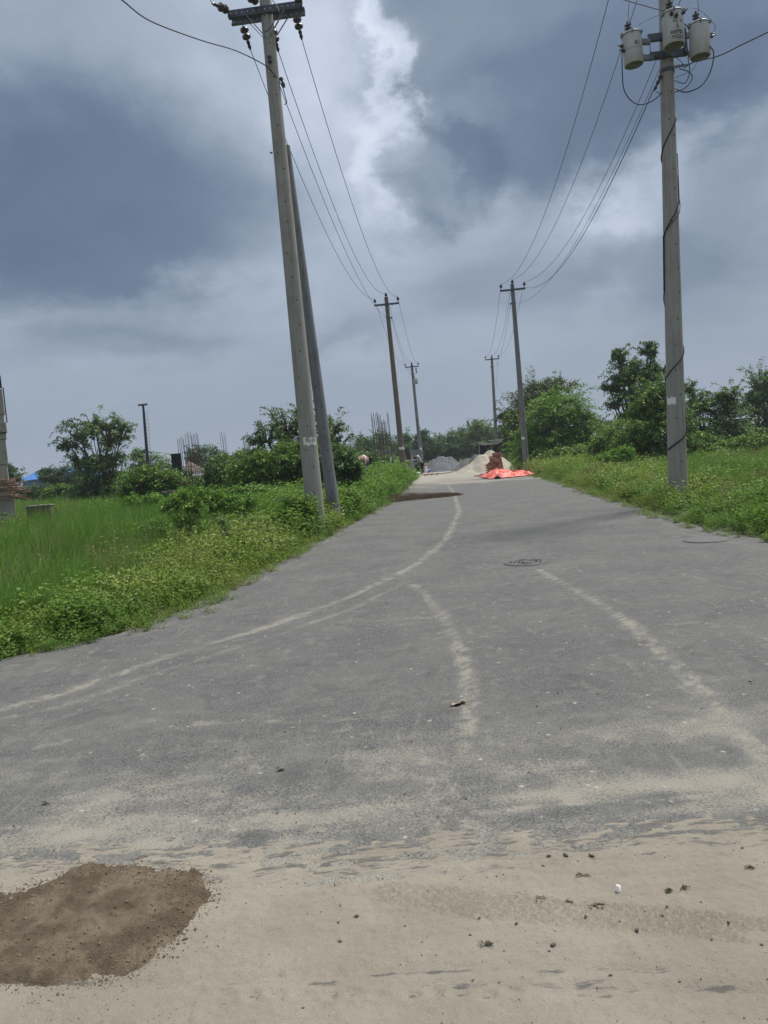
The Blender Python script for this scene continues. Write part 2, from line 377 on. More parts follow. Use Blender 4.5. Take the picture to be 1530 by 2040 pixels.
# road sheet: rows by distance, columns across, wide at the near junction
rows = np.concatenate([np.linspace(-6, 1.4, 12), np.geomspace(1.5, 110, 420)])
def edge_x(E, yy):
    o_ = np.argsort(E[:, 1]); return np.interp(yy, E[o_, 1], E[o_, 0])
lx = np.where(rows < 4.4, -14, edge_x(EL2, rows)) - .22; rx = np.where(rows < 9.0, 20, edge_x(ER2, rows)) + .22
inA = np.clip(-.62 * np.maximum(rows, 1) - .9, lx + .05, None); inB = np.clip(.62 * np.maximum(rows, 1) + .9, None, rx - .05)
inA = np.minimum(inA, rx - .4); inB = np.maximum(inB, lx + .4)
cols = np.linspace(0, 1, 352); ca, cb, cc = np.linspace(0, 1, 13)[None, :-1], np.linspace(0, 1, 328)[None, :], np.linspace(0, 1, 13)[None, 1:]
Xr = np.concatenate([lx[:, None] + (inA - lx)[:, None] * ca, inA[:, None] + (inB - inA)[:, None] * cb, inB[:, None] + (rx - inB)[:, None] * cc], 1)
cols = np.arange(Xr.shape[1]); Yr = np.repeat(rows[:, None], len(cols), 1)
PR = np.stack([Xr.ravel(), Yr.ravel()], 1)
dust = np.zeros(len(PR)); darkv = np.zeros(len(PR))
nz = snoise(PR, .5, 5); nz2 = snoise(PR, .12, 6)
tracks = [  # polyline in the photo, half width (m), strength
    ([(-60, 1432), (120, 1385), (330, 1312), (520, 1255), (700, 1190), (830, 1125), (890, 1075), (915, 1020), (905, 985), (885, 955)], .068, .76),
    ([(-60, 1450), (130, 1408), (340, 1335), (520, 1278), (700, 1215), (840, 1145)], .065, .62),
    ([(1740, 1720), (1560, 1560), (1450, 1440), (1380, 1360), (1310, 1298), (1250, 1240), (1150, 1180), (1060, 1130)], .064, .76),
    ([(850, 1640), (910, 1520), (938, 1440), (930, 1360), (918, 1300), (890, 1240), (850, 1190), (820, 1160)], .064, .76),
    ([(1700, 1110), (1500, 1090), (1400, 1072), (1320, 1050), (1230, 1040), (1100, 1036)], .06, .5),
    ([(870, 1000), (862, 960), (875, 945)], .25, .5), ([(760, 1480), (900, 1455), (1010, 1390)], .05, .25),
    ([(0, 1560), (300, 1480), (560, 1380), (760, 1270)], .12, .22), ([(1000, 1080), (985, 1040), (960, 1000), (940, 960)], .12, .35),
    ([(1530, 1250), (1440, 1252), (1330, 1262)], .03, .6), ([(1240, 1205), (1130, 1160), (1080, 1120), (1070, 1075)], .06, .35)]
for pl, hw, st in tracks:
    d, al = pdist(PR, gl(pl)); hwv = hw * (1 + .35 * nz)
    dust = np.maximum(dust, st * .80 * np.exp(-(d / np.maximum(hwv * 1.7, .01)) ** 2 * .8) * (.86 + .40 * snoise(PR, .045, 17, 2) + .22 * nz2 + .14 * nz) * np.clip(np.minimum(al, 1 - al) / .03, .4, 1))
_g = np.random.default_rng(77)
for k in range(26):                          # faint scuffs and swept streaks lying along the traffic
    c = np.array([_g.uniform(-3.5, 6.5), _g.uniform(5.5, 34)]); a = _g.choice([-.45, .95, 1.2, 1.4]) + _g.normal(0, .12); L_ = _g.uniform(.3, 1.6) * (1 + c[1] / 20); dv = np.array([sin(a), cos(a)]); cr = np.array([dv[1], -dv[0]]) * L_ * _g.normal(0, .12)
    d, al = pdist(PR, [c - dv * L_, c + cr, c + dv * L_]); wd_ = _g.uniform(.03, .12) * (1 + c[1] / 18)
    dust = np.maximum(dust, _g.uniform(.22, .48) * np.exp(-(d / wd_) ** 2) * np.clip(np.minimum(al, 1 - al) / .3, 0, 1) * (.8 + .5 * nz2))
for (bx, by, r, s) in [(860, 1555, .13, .75), (1120, 1590, .12, .85), (370, 1580, .2, .5), (560, 1680, .35, .5), (700, 1660, .4, .45), (1100, 1480, .1, .4), (1060, 1225, .25, .5), (720, 1450, .12, .4),
                       (100, 1560, .25, .5), (1240, 1560, .12, .5), (430, 1590, .12, .6), (880, 1645, .25, .7), (300, 1690, .25, .75), (1080, 1120, .9, .18), (1480, 1600, .2, .5)]:
    c = G(bx, by)[:2]; d = np.linalg.norm((PR - c) / [1.6, 1], axis=1); dust = np.maximum(dust, s * np.exp(-(d / r) ** 2) * (.8 + .5 * nz2))
for k in range(38):                          # swept arcs of dust lying almost parallel to the sand edge
    c = np.array([_g.uniform(-3, 3.2), _g.uniform(3.0, 4.9)]); L_ = _g.uniform(.25, 1.1); a = _g.normal(1.5, .16); dv = np.array([sin(a), cos(a)]); cr = np.array([dv[1], -dv[0]]) * L_ * _g.normal(0, .10)
    d, al = pdist(PR, [c - dv * L_, c + cr, c + dv * L_]); dust = np.maximum(dust, _g.uniform(.35, .62) * np.exp(-(d / _g.uniform(.018, .06)) ** 2) * np.clip(np.minimum(al, 1 - al) / .25, 0, 1) * (.75 + .6 * nz2))
# dust thickens towards the near sand, along both edges and at the far end
SB = gl([(-200, 1730), (0, 1735), (160, 1728), (300, 1722), (430, 1750), (560, 1738), (700, 1745), (800, 1728), (900, 1712), (1010, 1718), (1140, 1700), (1260, 1688), (1400, 1684), (1530, 1668), (1800, 1640)])
sby = edge_x(SB[:, ::-1], PR[:, 0])     # sand border y as a function of x
dn = PR[:, 1] - sby
dust = np.maximum(dust, np.clip(.52 - dn * .17, 0, 1) * (.60 + 1.15 * snoise(PR * [.45, 1.6], .35, 15, 4) + .3 * nz2) + .15 * np.clip(1 - dn / 5, 0, 1))
dust = np.maximum(dust, .62 * np.exp(-(np.maximum(dn, 0) / .13) ** 2) * (.85 + .35 * snoise(PR * [.5, 1.5], .2, 18, 3)))
dust = np.maximum(dust, .66 * np.exp(-((dn - .36 - .05 * nz + .03 * PR[:, 0] * 0) / .045) ** 2) * (.8 + .4 * nz2))
de = np.minimum(pdist(PR, EL2)[0], pdist(PR, ER2)[0])
dust = np.maximum(dust, np.clip(.42 * np.exp(-(np.abs(de - .12) / (.06 + .006 * PR[:, 1])) ** 1.2) + .22 * nz - .05, 0, 1) * (de < 3))
dust = np.maximum(dust, np.clip((PR[:, 1] - 33 + 9 * snoise(PR, 2.2, 16, 4)) / 14, 0, 1) * 1.0)
dust = np.maximum(dust, .10 + .10 * nz + np.clip((PR[:, 1] - 9) / 60, 0, .15))
c = G(1215, 1017)[:2]; darkv = np.exp(-np.linalg.norm((PR - c) / [1.1, .6], axis=1) ** 2) * .45
Zr = .012 + .012 * snoise(PR, 3.5, 9, 2) * np.clip((PR[:, 1] - 1) / 4, 0, 1)
rd = np_mesh('road', np.column_stack([PR, Zr]), idx(len(cols), len(rows)), m_road, smooth=True); tag(rd, kind='structure')
for nm, arr in (('dust', dust), ('dark', darkv)):
    a = rd.data.attributes.new(nm, 'FLOAT', 'POINT'); a.data.foreach_set('value', np.clip(arr, 0, 1.2).astype(np.float32))
del Xr, Yr

# near sand: a heightfield that thins out and dips under the asphalt at its ragged border
xs = np.concatenate([np.arange(-4.2, -2.3, .03), np.arange(-2.3, 2.3, .0085), np.arange(2.3, 4.6, .03)]); ys = np.concatenate([np.linspace(-5, 1.5, 30), np.arange(1.52, 3.5, .0085), np.arange(3.5, 4.4, .02)])
X, Y = np.meshgrid(xs, ys); PS = np.stack([X.ravel(), Y.ravel()], 1)
dn = edge_x(SB[:, ::-1], PS[:, 0]) - PS[:, 1]
h = np.clip(dn, -.6, .8) * .035 + .010 * snoise(PS * [1, 1.7], .5, 21, 3) * np.clip(.6 - dn * .3, .15, 1) + .010 * snoise(PS * [1, 2.0], .10, 22, 5) * np.clip(1 - dn, .30, 1)
h = np.where(dn > .2, np.maximum(h, .006), h)
# lumps, a tyre print band of chevrons, round prints low in the picture
h += (.0030 * snoise(PS, .03, 23, 3) + .0055 * np.maximum(snoise(PS, .055, 24, 3) - .15, 0)) * (dn > 0)
trk = gl([(780, 1790), (960, 1815), (1120, 1830), (1330, 1850), (1560, 1880)])
d, al = pdist(PS, trk); u_ = PS[:, 0] * 1.0
h += np.where(d < .095, .0052 * np.sign(np.sin((u_ + np.abs((PS[:, 1] - .3 * PS[:, 0]) % .055 - .0275) * 1.2) * 2 * pi / .03)) * np.clip((.095 - d) / .03, 0, 1) * (snoise(PS, .2, 31, 2) > -.25), 0)
thin = np.clip(.50 - dn * 1.5, 0, .5)
for pl, hw, s in [([(-50, 1975), (250, 1985), (480, 1978), (765, 1984), (1050, 1990), (1300, 1985), (1560, 2000)], .030, .46), ([(560, 1962), (820, 1955), (1000, 1948), (1180, 1950), (1340, 1958)], .028, .42), ([(1300, 2010), (1530, 2003)], .03, .40), ([(600, 1760), (800, 1752)], .03, .38)]:
    d, al = pdist(PS, gl(pl)); thin = np.maximum(thin, s * np.exp(-(d / hw) ** 2)); h -= .006 * np.exp(-(d / hw) ** 2)
for i in range(13):
    c = G(400 + i * 52 + RNG.uniform(-8, 8), 2000 + (i % 3) * 4)[:2]; r = np.linalg.norm((PS - c) / [1.0, .8], axis=1)
    thin = np.maximum(thin, .52 * np.exp(-(r / .024) ** 2)); h -= .007 * np.exp(-(r / .024) ** 2) - .003 * np.exp(-((r - .04) / .012) ** 2)
for i in range(9):
    c = G(1040 + i * 58 + RNG.uniform(-15, 15), 2003 + RNG.uniform(-16, 8))[:2]; r = np.linalg.norm((PS - c) / [1.6, .7], axis=1)
    thin = np.maximum(thin, .52 * np.exp(-(r / .028) ** 2)); h -= .004 * np.exp(-(r / .03) ** 2)
for (qx, qy, r0) in [(1100, 1955, .07), (820, 1955, .05), (1060, 1940, .04), (1325, 1955, .045), (490, 1758, .05), (665, 1755, .04)]:
    c = G(qx, qy)[:2]; r = np.linalg.norm((PS - c) / [1.7, .6], axis=1); thin = np.maximum(thin, .5 * np.exp(-(r / r0) ** 2))
sn = np_mesh('sand', np.column_stack([PS, .014 + h]), idx(len(xs), len(ys)), m_sand, smooth=True); tag(sn, kind='structure')
a = sn.data.attributes.new('thin', 'FLOAT', 'POINT'); a.data.foreach_set('value', thin.astype(np.float32))
def sand_z(x_, y_):
    q = np.array([[x_, y_]]); k = np.argmin(np.abs(xs - x_)); j = np.argmin(np.abs(ys - y_)); return max(.014 + h[j * len(xs) + k], .012)

# damp brown soil dumped on the sand
m_soil = sandmat('damp_brown_soil', (.112, .086, .057), (.215, .172, .122), (.075, .057, .038), .2, 1.0)
SP = gl([(-90, 1860), (-20, 1800), (90, 1765), (150, 1735), (270, 1732), (320, 1748), (400, 1752), (428, 1790), (385, 1835), (352, 1885), (300, 1930), (250, 1962), (150, 1985), (40, 1975), (-60, 1985), (-160, 1960)])
x0, x1, y0, y1 = SP[:, 0].min() - .1, SP[:, 0].max() + .1, SP[:, 1].min() - .1, SP[:, 1].max() + .1
sx = np.arange(x0, x1, .0065); sy = np.arange(y0, y1, .0065); X, Y = np.meshgrid(sx, sy); PB = np.stack([X.ravel(), Y.ravel()], 1)
ins = inpoly(PB, SP); d, _ = pdist(PB, np.vstack([SP, SP[:1]])); sdist = np.where(ins, d, -d) + .045 * snoise(PB, .11, 41, 5)
hb = .014 + np.clip(sdist * .22, -.1, .016)
hb += np.where(sdist > 0, .010 * snoise(PB, .040, 43, 4) + .016 * snoise(PB, .22, 44, 3) + .016 * np.maximum(snoise(PB, .024, 45, 3) - .05, 0) * np.clip(1.4 - sdist * 4, .35, 1), 0)
for (qx, qy, rr) in [(160, 1878, .055), (175, 1805, .04), (250, 1835, .035)]:     # trodden hollows
    c = G(qx, qy)[:2]; r = np.linalg.norm((PB - c) / [1, .75], axis=1); hb += -.008 * np.exp(-(r / rr) ** 2) + .006 * np.exp(-((r - rr * 1.25) / .013) ** 2)
base_s = .014 + np.array(h).reshape(len(ys), len(xs))[np.clip(np.searchsorted(ys, PB[:, 1]), 0, len(ys) - 1), np.clip(np.searchsorted(xs, PB[:, 0]), 0, len(xs) - 1)]
sp = np_mesh('soil_patch', np.column_stack([PB, base_s + hb - .014]), idx(len(sx), len(sy)), m_soil, smooth=True); tag(sp, kind='structure')

# ------------------------------------------------------------------ utility poles
def concrete(name, base, streak, stain):
    m, n, b, o = mat(name); p = pos(n)
    mp = n.t.nodes.new('ShaderNodeMapping'); mp.inputs['Scale'].default_value = (14, 14, .7); n.put(mp, 0, p)
    c = n.mix(n.mr(n.noise(mp.outputs[0], 1.2, 6, .65), .35, .68), base, streak)
    c = n.mix(n.mr(n.noise(p, 2.0, 5, .6), .5, .72, 0, .65), c, stain)
    mr2 = n.t.nodes.new('ShaderNodeMapping'); mr2.inputs['Scale'].default_value = (1, 1, 26); n.put(mr2, 0, p)
    ring = n.noise(mr2.outputs[0], 1.2, 5, .8)
    c = n.mix(n.mr(ring, .55, .75, 0, .35), c, tuple(q * .6 for q in base))
    c = n.mix(n.mr(n.noise(p, 55, 4, .7), .58, .75, 0, .4), c, tuple(q * .5 for q in base))
    n.put(b, 'Base Color', c); b.inputs['Roughness'].default_value = .9; b.inputs['Specular IOR Level'].default_value = .2
    bump(n, b, n.m('ADD', n.noise(p, 40, 5, .7), n.m('MULTIPLY', ring, .8)), .5, .01); return m
m_conc = concrete('weathered_concrete', (.30, .295, .27), (.235, .225, .195), (.195, .18, .155))
m_conc2 = concrete('grey_concrete', (.19, .20, .205), (.14, .145, .15), (.115, .112, .105))
m_concd = concrete('stained_concrete', (.17, .145, .115), (.115, .09, .07), (.20, .18, .155))
m_hole = simple('painted_hole_shade', (.02, .018, .016), .95, bmp=0)
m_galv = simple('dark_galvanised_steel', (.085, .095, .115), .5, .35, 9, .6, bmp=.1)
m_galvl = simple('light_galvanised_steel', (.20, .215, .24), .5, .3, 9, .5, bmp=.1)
m_porc = simple('brown_porcelain', (.035, .018, .014), .25, .3, 9, spec=.6, bmp=0)
m_paint = simple('light_grey_paint', (.46, .47, .46), .42, .16, 3.5, spec=.4, bmp=.05)
m_under = simple('olive_underside', (.13, .14, .085), .8, .4, 4)
m_wire = simple('dark_wire', (.022, .023, .027), .6, .2, 3, bmp=0)
m_cable = simple('black_cable', (.012, .012, .014), .55, .2, 3, bmp=0)
m_label = simple('worn_white_paint', (.68, .68, .65), .8, .15, 25)
m_ink = simple('black_marking', (.025, .026, .03), .8, .6, 40, bmp=0)
Z3 = Vector((0, 0, 1))

class Pole: pass
def utility_pole(pb, pt, Y, top_z, r0, r1, label, mats, arm=None, group='concrete utility poles along the road'):
    """pb, pt: two photo points on the axis; Y its distance"""
    a, b = A(*pb, Y), A(*pt, Y); d = (b - a) / (b[2] - a[2]); P = Pole()
    P.base = Vector(a + d * (0 - a[2])); P.dir = Vector(d); P.top_z = top_z; P.r0 = r0; P.r1 = r1
    P.at = lambda z: P.base + P.dir * z
    P.rad = lambda z: r0 + (r1 - r0) * z / top_z
    t = P.root = thing('utility_pole', P.base, label, 'utility pole', group)
    mb = MB(); zs = np.linspace(-.4, top_z, 14)
    mb.tube([P.at(z) for z in zs], [P.rad(z) for z in zs], 24, cap=True)
    rr = random.Random(int(Y * 10)); hb = mb
    for k in range(int(top_z / .55)):                     # bolt holes facing the road: dark studs, the hole's shade put into their colour
        zz = .9 + k * .55 + rr.uniform(-.12, .12)
        if zz > top_z - .3: break
        an = rr.choice([-.28, .2, .42]) if k % 3 else .15; c = P.at(zz); rd_ = P.rad(zz)
        dv = Vector((sin(an), -cos(an), 0)); hb.lathe(c + dv * (rd_ - .02), dv, [(.016, 0), (.016, .0235)], 8, 1)
    hb.build('shaft', [mats, m_hole], t, P.base)
    return P
def channel(mb, a, b, w=.09, h=.10, up=Z3, mi=0, face=-1):
    """steel channel between two points, its web facing face*normal"""
    a = Vector(a); b = Vector(b); X = (b - a).normalized(); N = up.cross(X).normalized()
    mb.bar(a, b, .010, h, up, mi)
    for s in (-1, 1): mb.bar(a + N * (w / 2) * face * -1 + up * s * (h / 2 - .004), b + N * (w / 2) * face * -1 + up * s * (h / 2 - .004), w - .012, .008, up, mi)
def holes(mb, a, b, nrm, off, nh, mi):
    for k in range(nh):
        c = Vector(a).lerp(Vector(b), (k + .5) / nh); mb.lathe(c + nrm * off, nrm, [(.012, 0), (.012, .003)], 8, mi, False)
ROAD_N = Vector((cos(radians(5)), -sin(radians(5)), 0)); ROAD_T = Vector((sin(radians(5)), cos(radians(5)), 0))
def strain_insulator(P, start, d, name='strain_insulator', nd=2, sc=1.0):
    mb = MB(); d = Vector(d).normalized(); s = Vector(start)
    mb.tube([s, s + d * .10 * sc], .012 * sc, 6)
    L = .08
    for k in range(nd):
        mb.lathe(s + d * L * sc, d, [(.02 * sc, 0), (.05 * sc, .015 * sc), (.095 * sc, .05 * sc), (.10 * sc, .085 * sc), (.06 * sc, .10 * sc), (.035 * sc, .13 * sc)], 14)
        L += .165
    mb.lathe(s + d * L * sc, d, [(.03 * sc, 0), (.045 * sc, .04 * sc), (.03 * sc, .12 * sc), (.045 * sc, .15 * sc), (.015 * sc, .24 * sc)], 8)
    mb.build(name, m_porc, P.root, P.base); return s + d * (L + .22) * sc
def pin_insulator(P, c, h=.26, r=.07):
    mb = MB(); c = Vector(c)
    mb.lathe(c, Z3, [(.014, 0), (.014, h * .35), (r * .6, h * .36), (r, h * .5), (r * .8, h * .68), (r * .9, h * .72), (r * .45, h * .88), (r * .35, h), (r * .1, h * 1.04)], 12)
    mb.build('pin_insulator', m_porc, P.root, P.base); return c + Z3 * h
def simple_arm(P, z, half=.78, brace=True, drop=.5, mt=None):
    c = P.at(z) - ROAD_T * (P.rad(z) + .05); a, b = c - ROAD_N * half, c + ROAD_N * half
    mb = MB(); channel(mb, a, b, .09, .11); mb.build('cross_arm', mt or m_galv, P.root, P.base)
    if brace:
        for s in (-1, 1):
            mb = MB(); mb.bar(c + ROAD_N * s * half * .52 - Z3 * .04 + ROAD_T * .02, P.at(z - drop) - ROAD_T * P.rad(z), .04, .008); mb.build('brace', mt or m_galv, P.root, P.base)
    return a, b
def curve_wire(pts, r, name, label, cat, group=None, mt=None, n=6):
    org = Vector(pts[0]); mb = MB(); mb.tube(pts, r, n); o = mb.build(name, mt or m_wire, None, org)
    return tag(o, label, cat, group)
def span(a, b, sag, r, label, group, steps=28):
    a = Vector(a); b = Vector(b)
    pts = [a.lerp(b, t) - Z3 * (4 * sag * t * (1 - t)) for t in np.linspace(0, 1, steps)]
    return curve_wire(pts, r, 'power_line', label, 'power line', group)
def smooth_path(P, k=8):
    P = [Vector(p) for p in P]; out = []
    for i in range(len(P) - 1):
        p0, p1, p2, p3 = P[max(i - 1, 0)], P[i], P[i + 1], P[min(i + 2, len(P) - 1)]
        for j in range(k):
            t = j / k; out.append(.5 * ((2 * p1) + (p2 - p0) * t + (2 * p0 - 5 * p1 + 4 * p2 - p3) * t * t + (3 * p1 - p0 - 3 * p2 + p3) * t ** 3))
    return out + [P[-1]]

# left line ---------------------------------------------------------
L1 = utility_pole((624, 980), (548, 200), 17, 12.6, .215, .125, 'tall brown-grey concrete pole at the left verge carrying a double cross arm', m_conc)
L2 = utility_pole((803, 925), (770, 600), 47, A(768, 592, 47)[2], .20, .12, 'brown-stained concrete pole in the left verge behind the leaning pair, one cross arm', m_concd)
L3 = utility_pole((838, 905), (821, 735), 84, A(820, 726, 84)[2], .22, .13, 'farthest pole of the left row, a small can transformer below its cross arm', m_conc2)
STUB = utility_pole((659, 970), (569, 292), 19.2, A(569, 292, 19.2)[2], .165, .112, 'shorter dark grey pole without arms leaning beside the tall left pole', m_conc2)
R1 = utility_pole((1350, 960), (1333, 300), 17, 12.6, .215, .125, 'tall grey concrete pole in the right verge with three transformers', m_conc)
R2 = utility_pole((1046, 895), (1021, 575), 47, A(1020, 566, 47)[2], .20, .12, 'slender grey pole by the round green trees on the right side of the road', m_conc2)
R3 = utility_pole((990, 900), (980, 718), 84, A(980, 712, 84)[2], .22, .13, 'farthest pole of the right row, standing behind the sand heap', m_conc2)
# white number patches painted on the shafts
def patch(P, z, h, a0, a1, name='number_patch', mt=None, mi=None):
    mb = MB(); vs = []; k = 10; r = .004
    for zz in (z - h / 2, z + h / 2):
        for j in range(k + 1):
            a = radians(a0 + (a1 - a0) * j / k); c = P.at(zz + .02 * sin(j * 1.3)); rr = P.rad(zz) + r
            vs.append(c + Vector((sin(a), -cos(a), 0)) * rr)
    mb.add(vs, [(j, j + 1, k + 2 + j, k + 1 + j) for j in range(k)], 0, True); return mb.build(name, mt or m_label, P.root, P.base)
def text_mesh(txt, size):
    cu = bpy.data.curves.new('t', 'FONT'); cu.body = txt; cu.size = size; cu.align_x = 'CENTER'; cu.align_y = 'CENTER'; cu.extrude = 0; cu.offset = size * .012
    ob = bpy.data.objects.new('t', cu); C.objects.link(ob); bpy.context.view_layer.update()
    dg = bpy.context.evaluated_depsgraph_get(); me = ob.evaluated_get(dg).to_mesh()
    V = [v.co.copy() for v in me.vertices]; Fs = [tuple(p.vertices) for p in me.polygons]; ob.evaluated_get(dg).to_mesh_clear()
    bpy.data.objects.remove(ob); bpy.data.curves.remove(cu); return V, Fs
def wrap_text(mb, txt, size, c, r, ang, mi=0, axis=Z3, sx=1.0):
    """letters bent round an upright cylinder of radius r, centred at angle ang (0 = towards -Y)"""
    V, Fs = text_mesh(txt, size); out = []
    for v in V:
        a = ang + v.x * sx / r; out.append(Vector(c) + Vector((sin(a), -cos(a), 0)) * (r + .003) + axis * v.y)
    mb.add(out, Fs, mi)
zp = A(612, 880, 17)[2]; pt_ = patch(L1, zp, .17, -28, 62)
mb = MB(); wrap_text(mb, '70-10', .11, L1.at(zp + .015), L1.rad(zp) + .004, radians(20), axis=L1.dir); mb.build('number', m_ink, pt_, L1.base)
zp = A(800, 893, 47)[2]; patch(L2, zp, .17, -60, 60)
zp = A(836, 894, 84)[2]; patch(L3, zp, .25, -20, 70)
zp = A(1338, 799, 17)[2]; patch(R1, zp, .16, -85, -20)
zp = A(1042, 873, 47)[2]; patch(R2, zp, .16, -75, 0); zp = A(991, 884, 84)[2]; patch(R3, zp, .30, -60, 60)

# L1: double cross arm with braces, strain strings both ways
zarm = A(532, 40, 17)[2] + .14
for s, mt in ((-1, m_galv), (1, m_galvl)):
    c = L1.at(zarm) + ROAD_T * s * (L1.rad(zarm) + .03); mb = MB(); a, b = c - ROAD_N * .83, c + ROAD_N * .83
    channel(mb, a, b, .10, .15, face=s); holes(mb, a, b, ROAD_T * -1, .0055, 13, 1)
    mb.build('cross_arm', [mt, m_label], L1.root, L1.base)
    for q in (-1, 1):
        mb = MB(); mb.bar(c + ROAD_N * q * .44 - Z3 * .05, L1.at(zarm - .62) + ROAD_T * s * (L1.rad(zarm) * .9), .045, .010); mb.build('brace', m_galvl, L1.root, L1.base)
def toward(a, b): return (Vector(b) - Vector(a)).normalized()
L1w = []
tgt = {-1: A(750, 605, 47), 0: A(768, 588, 47), 1: A(793, 600, 47)}
for q, st in ((-1, (483, 47)), (0, (541, 52)), (1, (589, 26))):
    s0 = Vector(A(*st, 17.3 if q else 17.2)); d = toward(s0, tgt[q]); d = Vector((d.x * .9, d.y, d.z - .42)).normalized()
    L1w.append(strain_insulator(L1, s0, d))
for q, st in ((-1, (452, 20)), (0, (516, 9)), (1, (586, 4))):
    s0 = L1.at(zarm + .04) - ROAD_T * .2 + ROAD_N * q * .78
    if q == 0: s0 = L1.at(zarm + .16) - ROAD_T * .16 - ROAD_N * .12
    e = strain_insulator(L1, s0, Vector((-.55 if q < 1 else -.1, -1, -.22)), nd=2, sc=.9)
    e2 = e + Vector((-1.5, -9, 1.0)); curve_wire([e.lerp(e2, t) - Z3 * (1.2 * t * (1 - t)) for t in np.linspace(0, 1, 14)], .007, 'power_line',
        ['bare wire leaving the left end of the double cross arm overhead', 'bare wire leaving the middle of the double cross arm overhead', 'bare wire leaving the right end of the double cross arm overhead'][q + 1], 'power line', 'wires above the double cross arm')
# jumper loops between the strings
jw = [[A(596, 2, 16.7), A(601, 10, 16.9), A(603, 20, 17.2), A(599, 34, 17.6), A(598, 48, 17.9)], [A(540, -4, 16.8), A(556, 22, 16.6), A(548, 40, 16.6), A(535, 60, 16.6), A(527, 62, 16.7)]]
for k, jp in enumerate(jw):
    mb = MB(); mb.tube(smooth_path(jp), .009, 6); mb.build('jumper_wire', m_cable, L1.root, L1.base)
# spool rack below with the neutral wire
mb = MB(); zz = A(530, 128, 17)[2]; c = L1.at(zz) - ROAD_T * (L1.rad(zz) + .05); mb.lathe(c - Z3 * .06, Z3, [(.05, 0), (.055, .03), (.03, .06), (.055, .09), (.05, .12)], 10); mb.build('spool_insulator', m_porc, L1.root, L1.base)
mb = MB(); zz = A(552, 155, 17)[2]; c = L1.at(zz) + ROAD_N * (L1.rad(zz) + .03); mb.lathe(c, Vector((.3, .3, -1)), [(.03, 0), (.05, .04), (.02, .09), (.045, .15), (.02, .22)], 8); mb.build('guy_clamp', m_galv, L1.root, L1.base)
neu = Vector(A(554, 162, 17.1))
curve_wire(smooth_path([A(200, -30, 11), A(243, 0, 11.6), A(300, 42, 12.8), A(400, 80, 14.6), A(470, 101, 16), A(528, 130, 16.78), A(548, 150, 16.85), A(562, 172, 17.2), A(569, 195, 17.6), A(571, 205, 17.8), A(567, 208, 17.9)]), .011,
           'service_wire', 'long sagging wire coming from upper left and looping past the tall left pole', 'wire')
# L2, L3, R2, R3: single arms with pin insulators
def tpole(P, zt, half=.78, pins=True):
    a, b = simple_arm(P, zt, half)
    e = []
    for q, c in ((-1, a), (1, b)): e.append(pin_insulator(P, c + Z3 * .055 - ROAD_N * q * .06, .34, .095) if pins else c + Z3 * .1)
    mb = MB(); c = P.at(P.top_z - .5) - ROAD_T * (P.rad(11.8) + .02); mb.bar(c, c + Z3 * .42, .05, .012, (0, 1, 0)); mb.build('top_bracket', m_galv, P.root, P.base)
    t = pin_insulator(P, c + Z3 * .40, .34, .095) if pins else c + Z3 * .6
    mb = MB(); zc = zt - .82; mb.lathe(P.at(zc - .03), P.dir, [(P.rad(zc) + .012, 0), (P.rad(zc) + .012, .06)], 16); mb.build('clamp_band', m_galv, P.root, P.base)
    mb = MB(); c = P.at(zc) + (ROAD_N * (P.rad(zc) + .06)) * (1 if P.base.x < 5 else -1); mb.lathe(c - Z3 * .05, Z3, [(.04, 0), (.06, .03), (.03, .05), (.06, .07), (.04, .10)], 8); mb.build('spool_insulator', m_porc, P.root, P.base)
    return [e[0], t, e[1], c]
L2w = tpole(L2, A(772, 607, 47)[2]); L3w = tpole(L3, A(820, 731, 84)[2], .78, True); R2w = tpole(R2, A(1021, 578, 47)[2]); R3w = tpole(R3, A(980, 716, 84)[2], .78, True)
mb = MB(); c = Vector(A(829, 737, 83.8)); mb.lathe(c - Z3 * .35, Z3, [(.05, 0), (.07, .1), (.05, .3), (.07, .5), (.04, .6)], 8); mb.build('fuse_cutout', m_porc, L3.root, L3.base)
g1 = 'wires from the tall left pole to the next'
for k, (nm, sg) in enumerate((('leftmost wire from the tall left pole to the stained second pole', 1.5), ('middle wire from the tall left pole up to the second pole top', 1.6), ('rightmost wire from the tall left pole to the stained second pole', 1.6))):
    span(L1w[k], L2w[k], sg, .0085, nm, g1)
span(neu, L2w[3], 1.4, .0075, 'lower neutral wire from the tall left pole to the second pole', g1)
g2 = 'wires between the two far poles of the left row'
for k, nm in enumerate(('left arm wire', 'pole top wire', 'right arm wire', 'low neutral wire')):
    span(L2w[k], L3w[k], 1.3, .009, nm + ' between the two far poles of the left row', g2)

# R1: arm above the frame, three transformers, brackets
zt = R1.top_z - .55; a, b = simple_arm(R1, zt, .95)
R1w = [pin_insulator(R1, c + Z3 * .055, .26, .07) for c in (a + ROAD_N * .06, b - ROAD_N * .06)]; R1t = pin_insulator(R1, R1.at(R1.top_z), .26, .07)
g3 = 'wires from the transformer pole to the next'
span(R1w[0], R2w[0], 1.7, .0085, 'leftmost wire from the transformer pole to the slender pole', g3)
span(R1t, R2w[1], 1.7, .0085, 'second wire from the left, transformer pole top to slender pole top', g3)
span(R1w[1], R2w[2], 1.7, .0085, 'third wire, transformer pole right arm end to slender pole', g3)
ns = Vector(A(1312, 165, 17))
span(Vector(A(1302, 178, 17.4)), R2w[2] - Z3 * .35 + ROAD_N * .1, 1.3, .011, 'lowest thick wire from the transformer pole to the slender pole', g3)
span(Vector(A(1318, 128, 17.3)), R2w[3], 1.5, .006, 'thin faint wire beside the lowest wire of the transformer pole', g3)
g4 = 'wires between the two far poles of the right row'
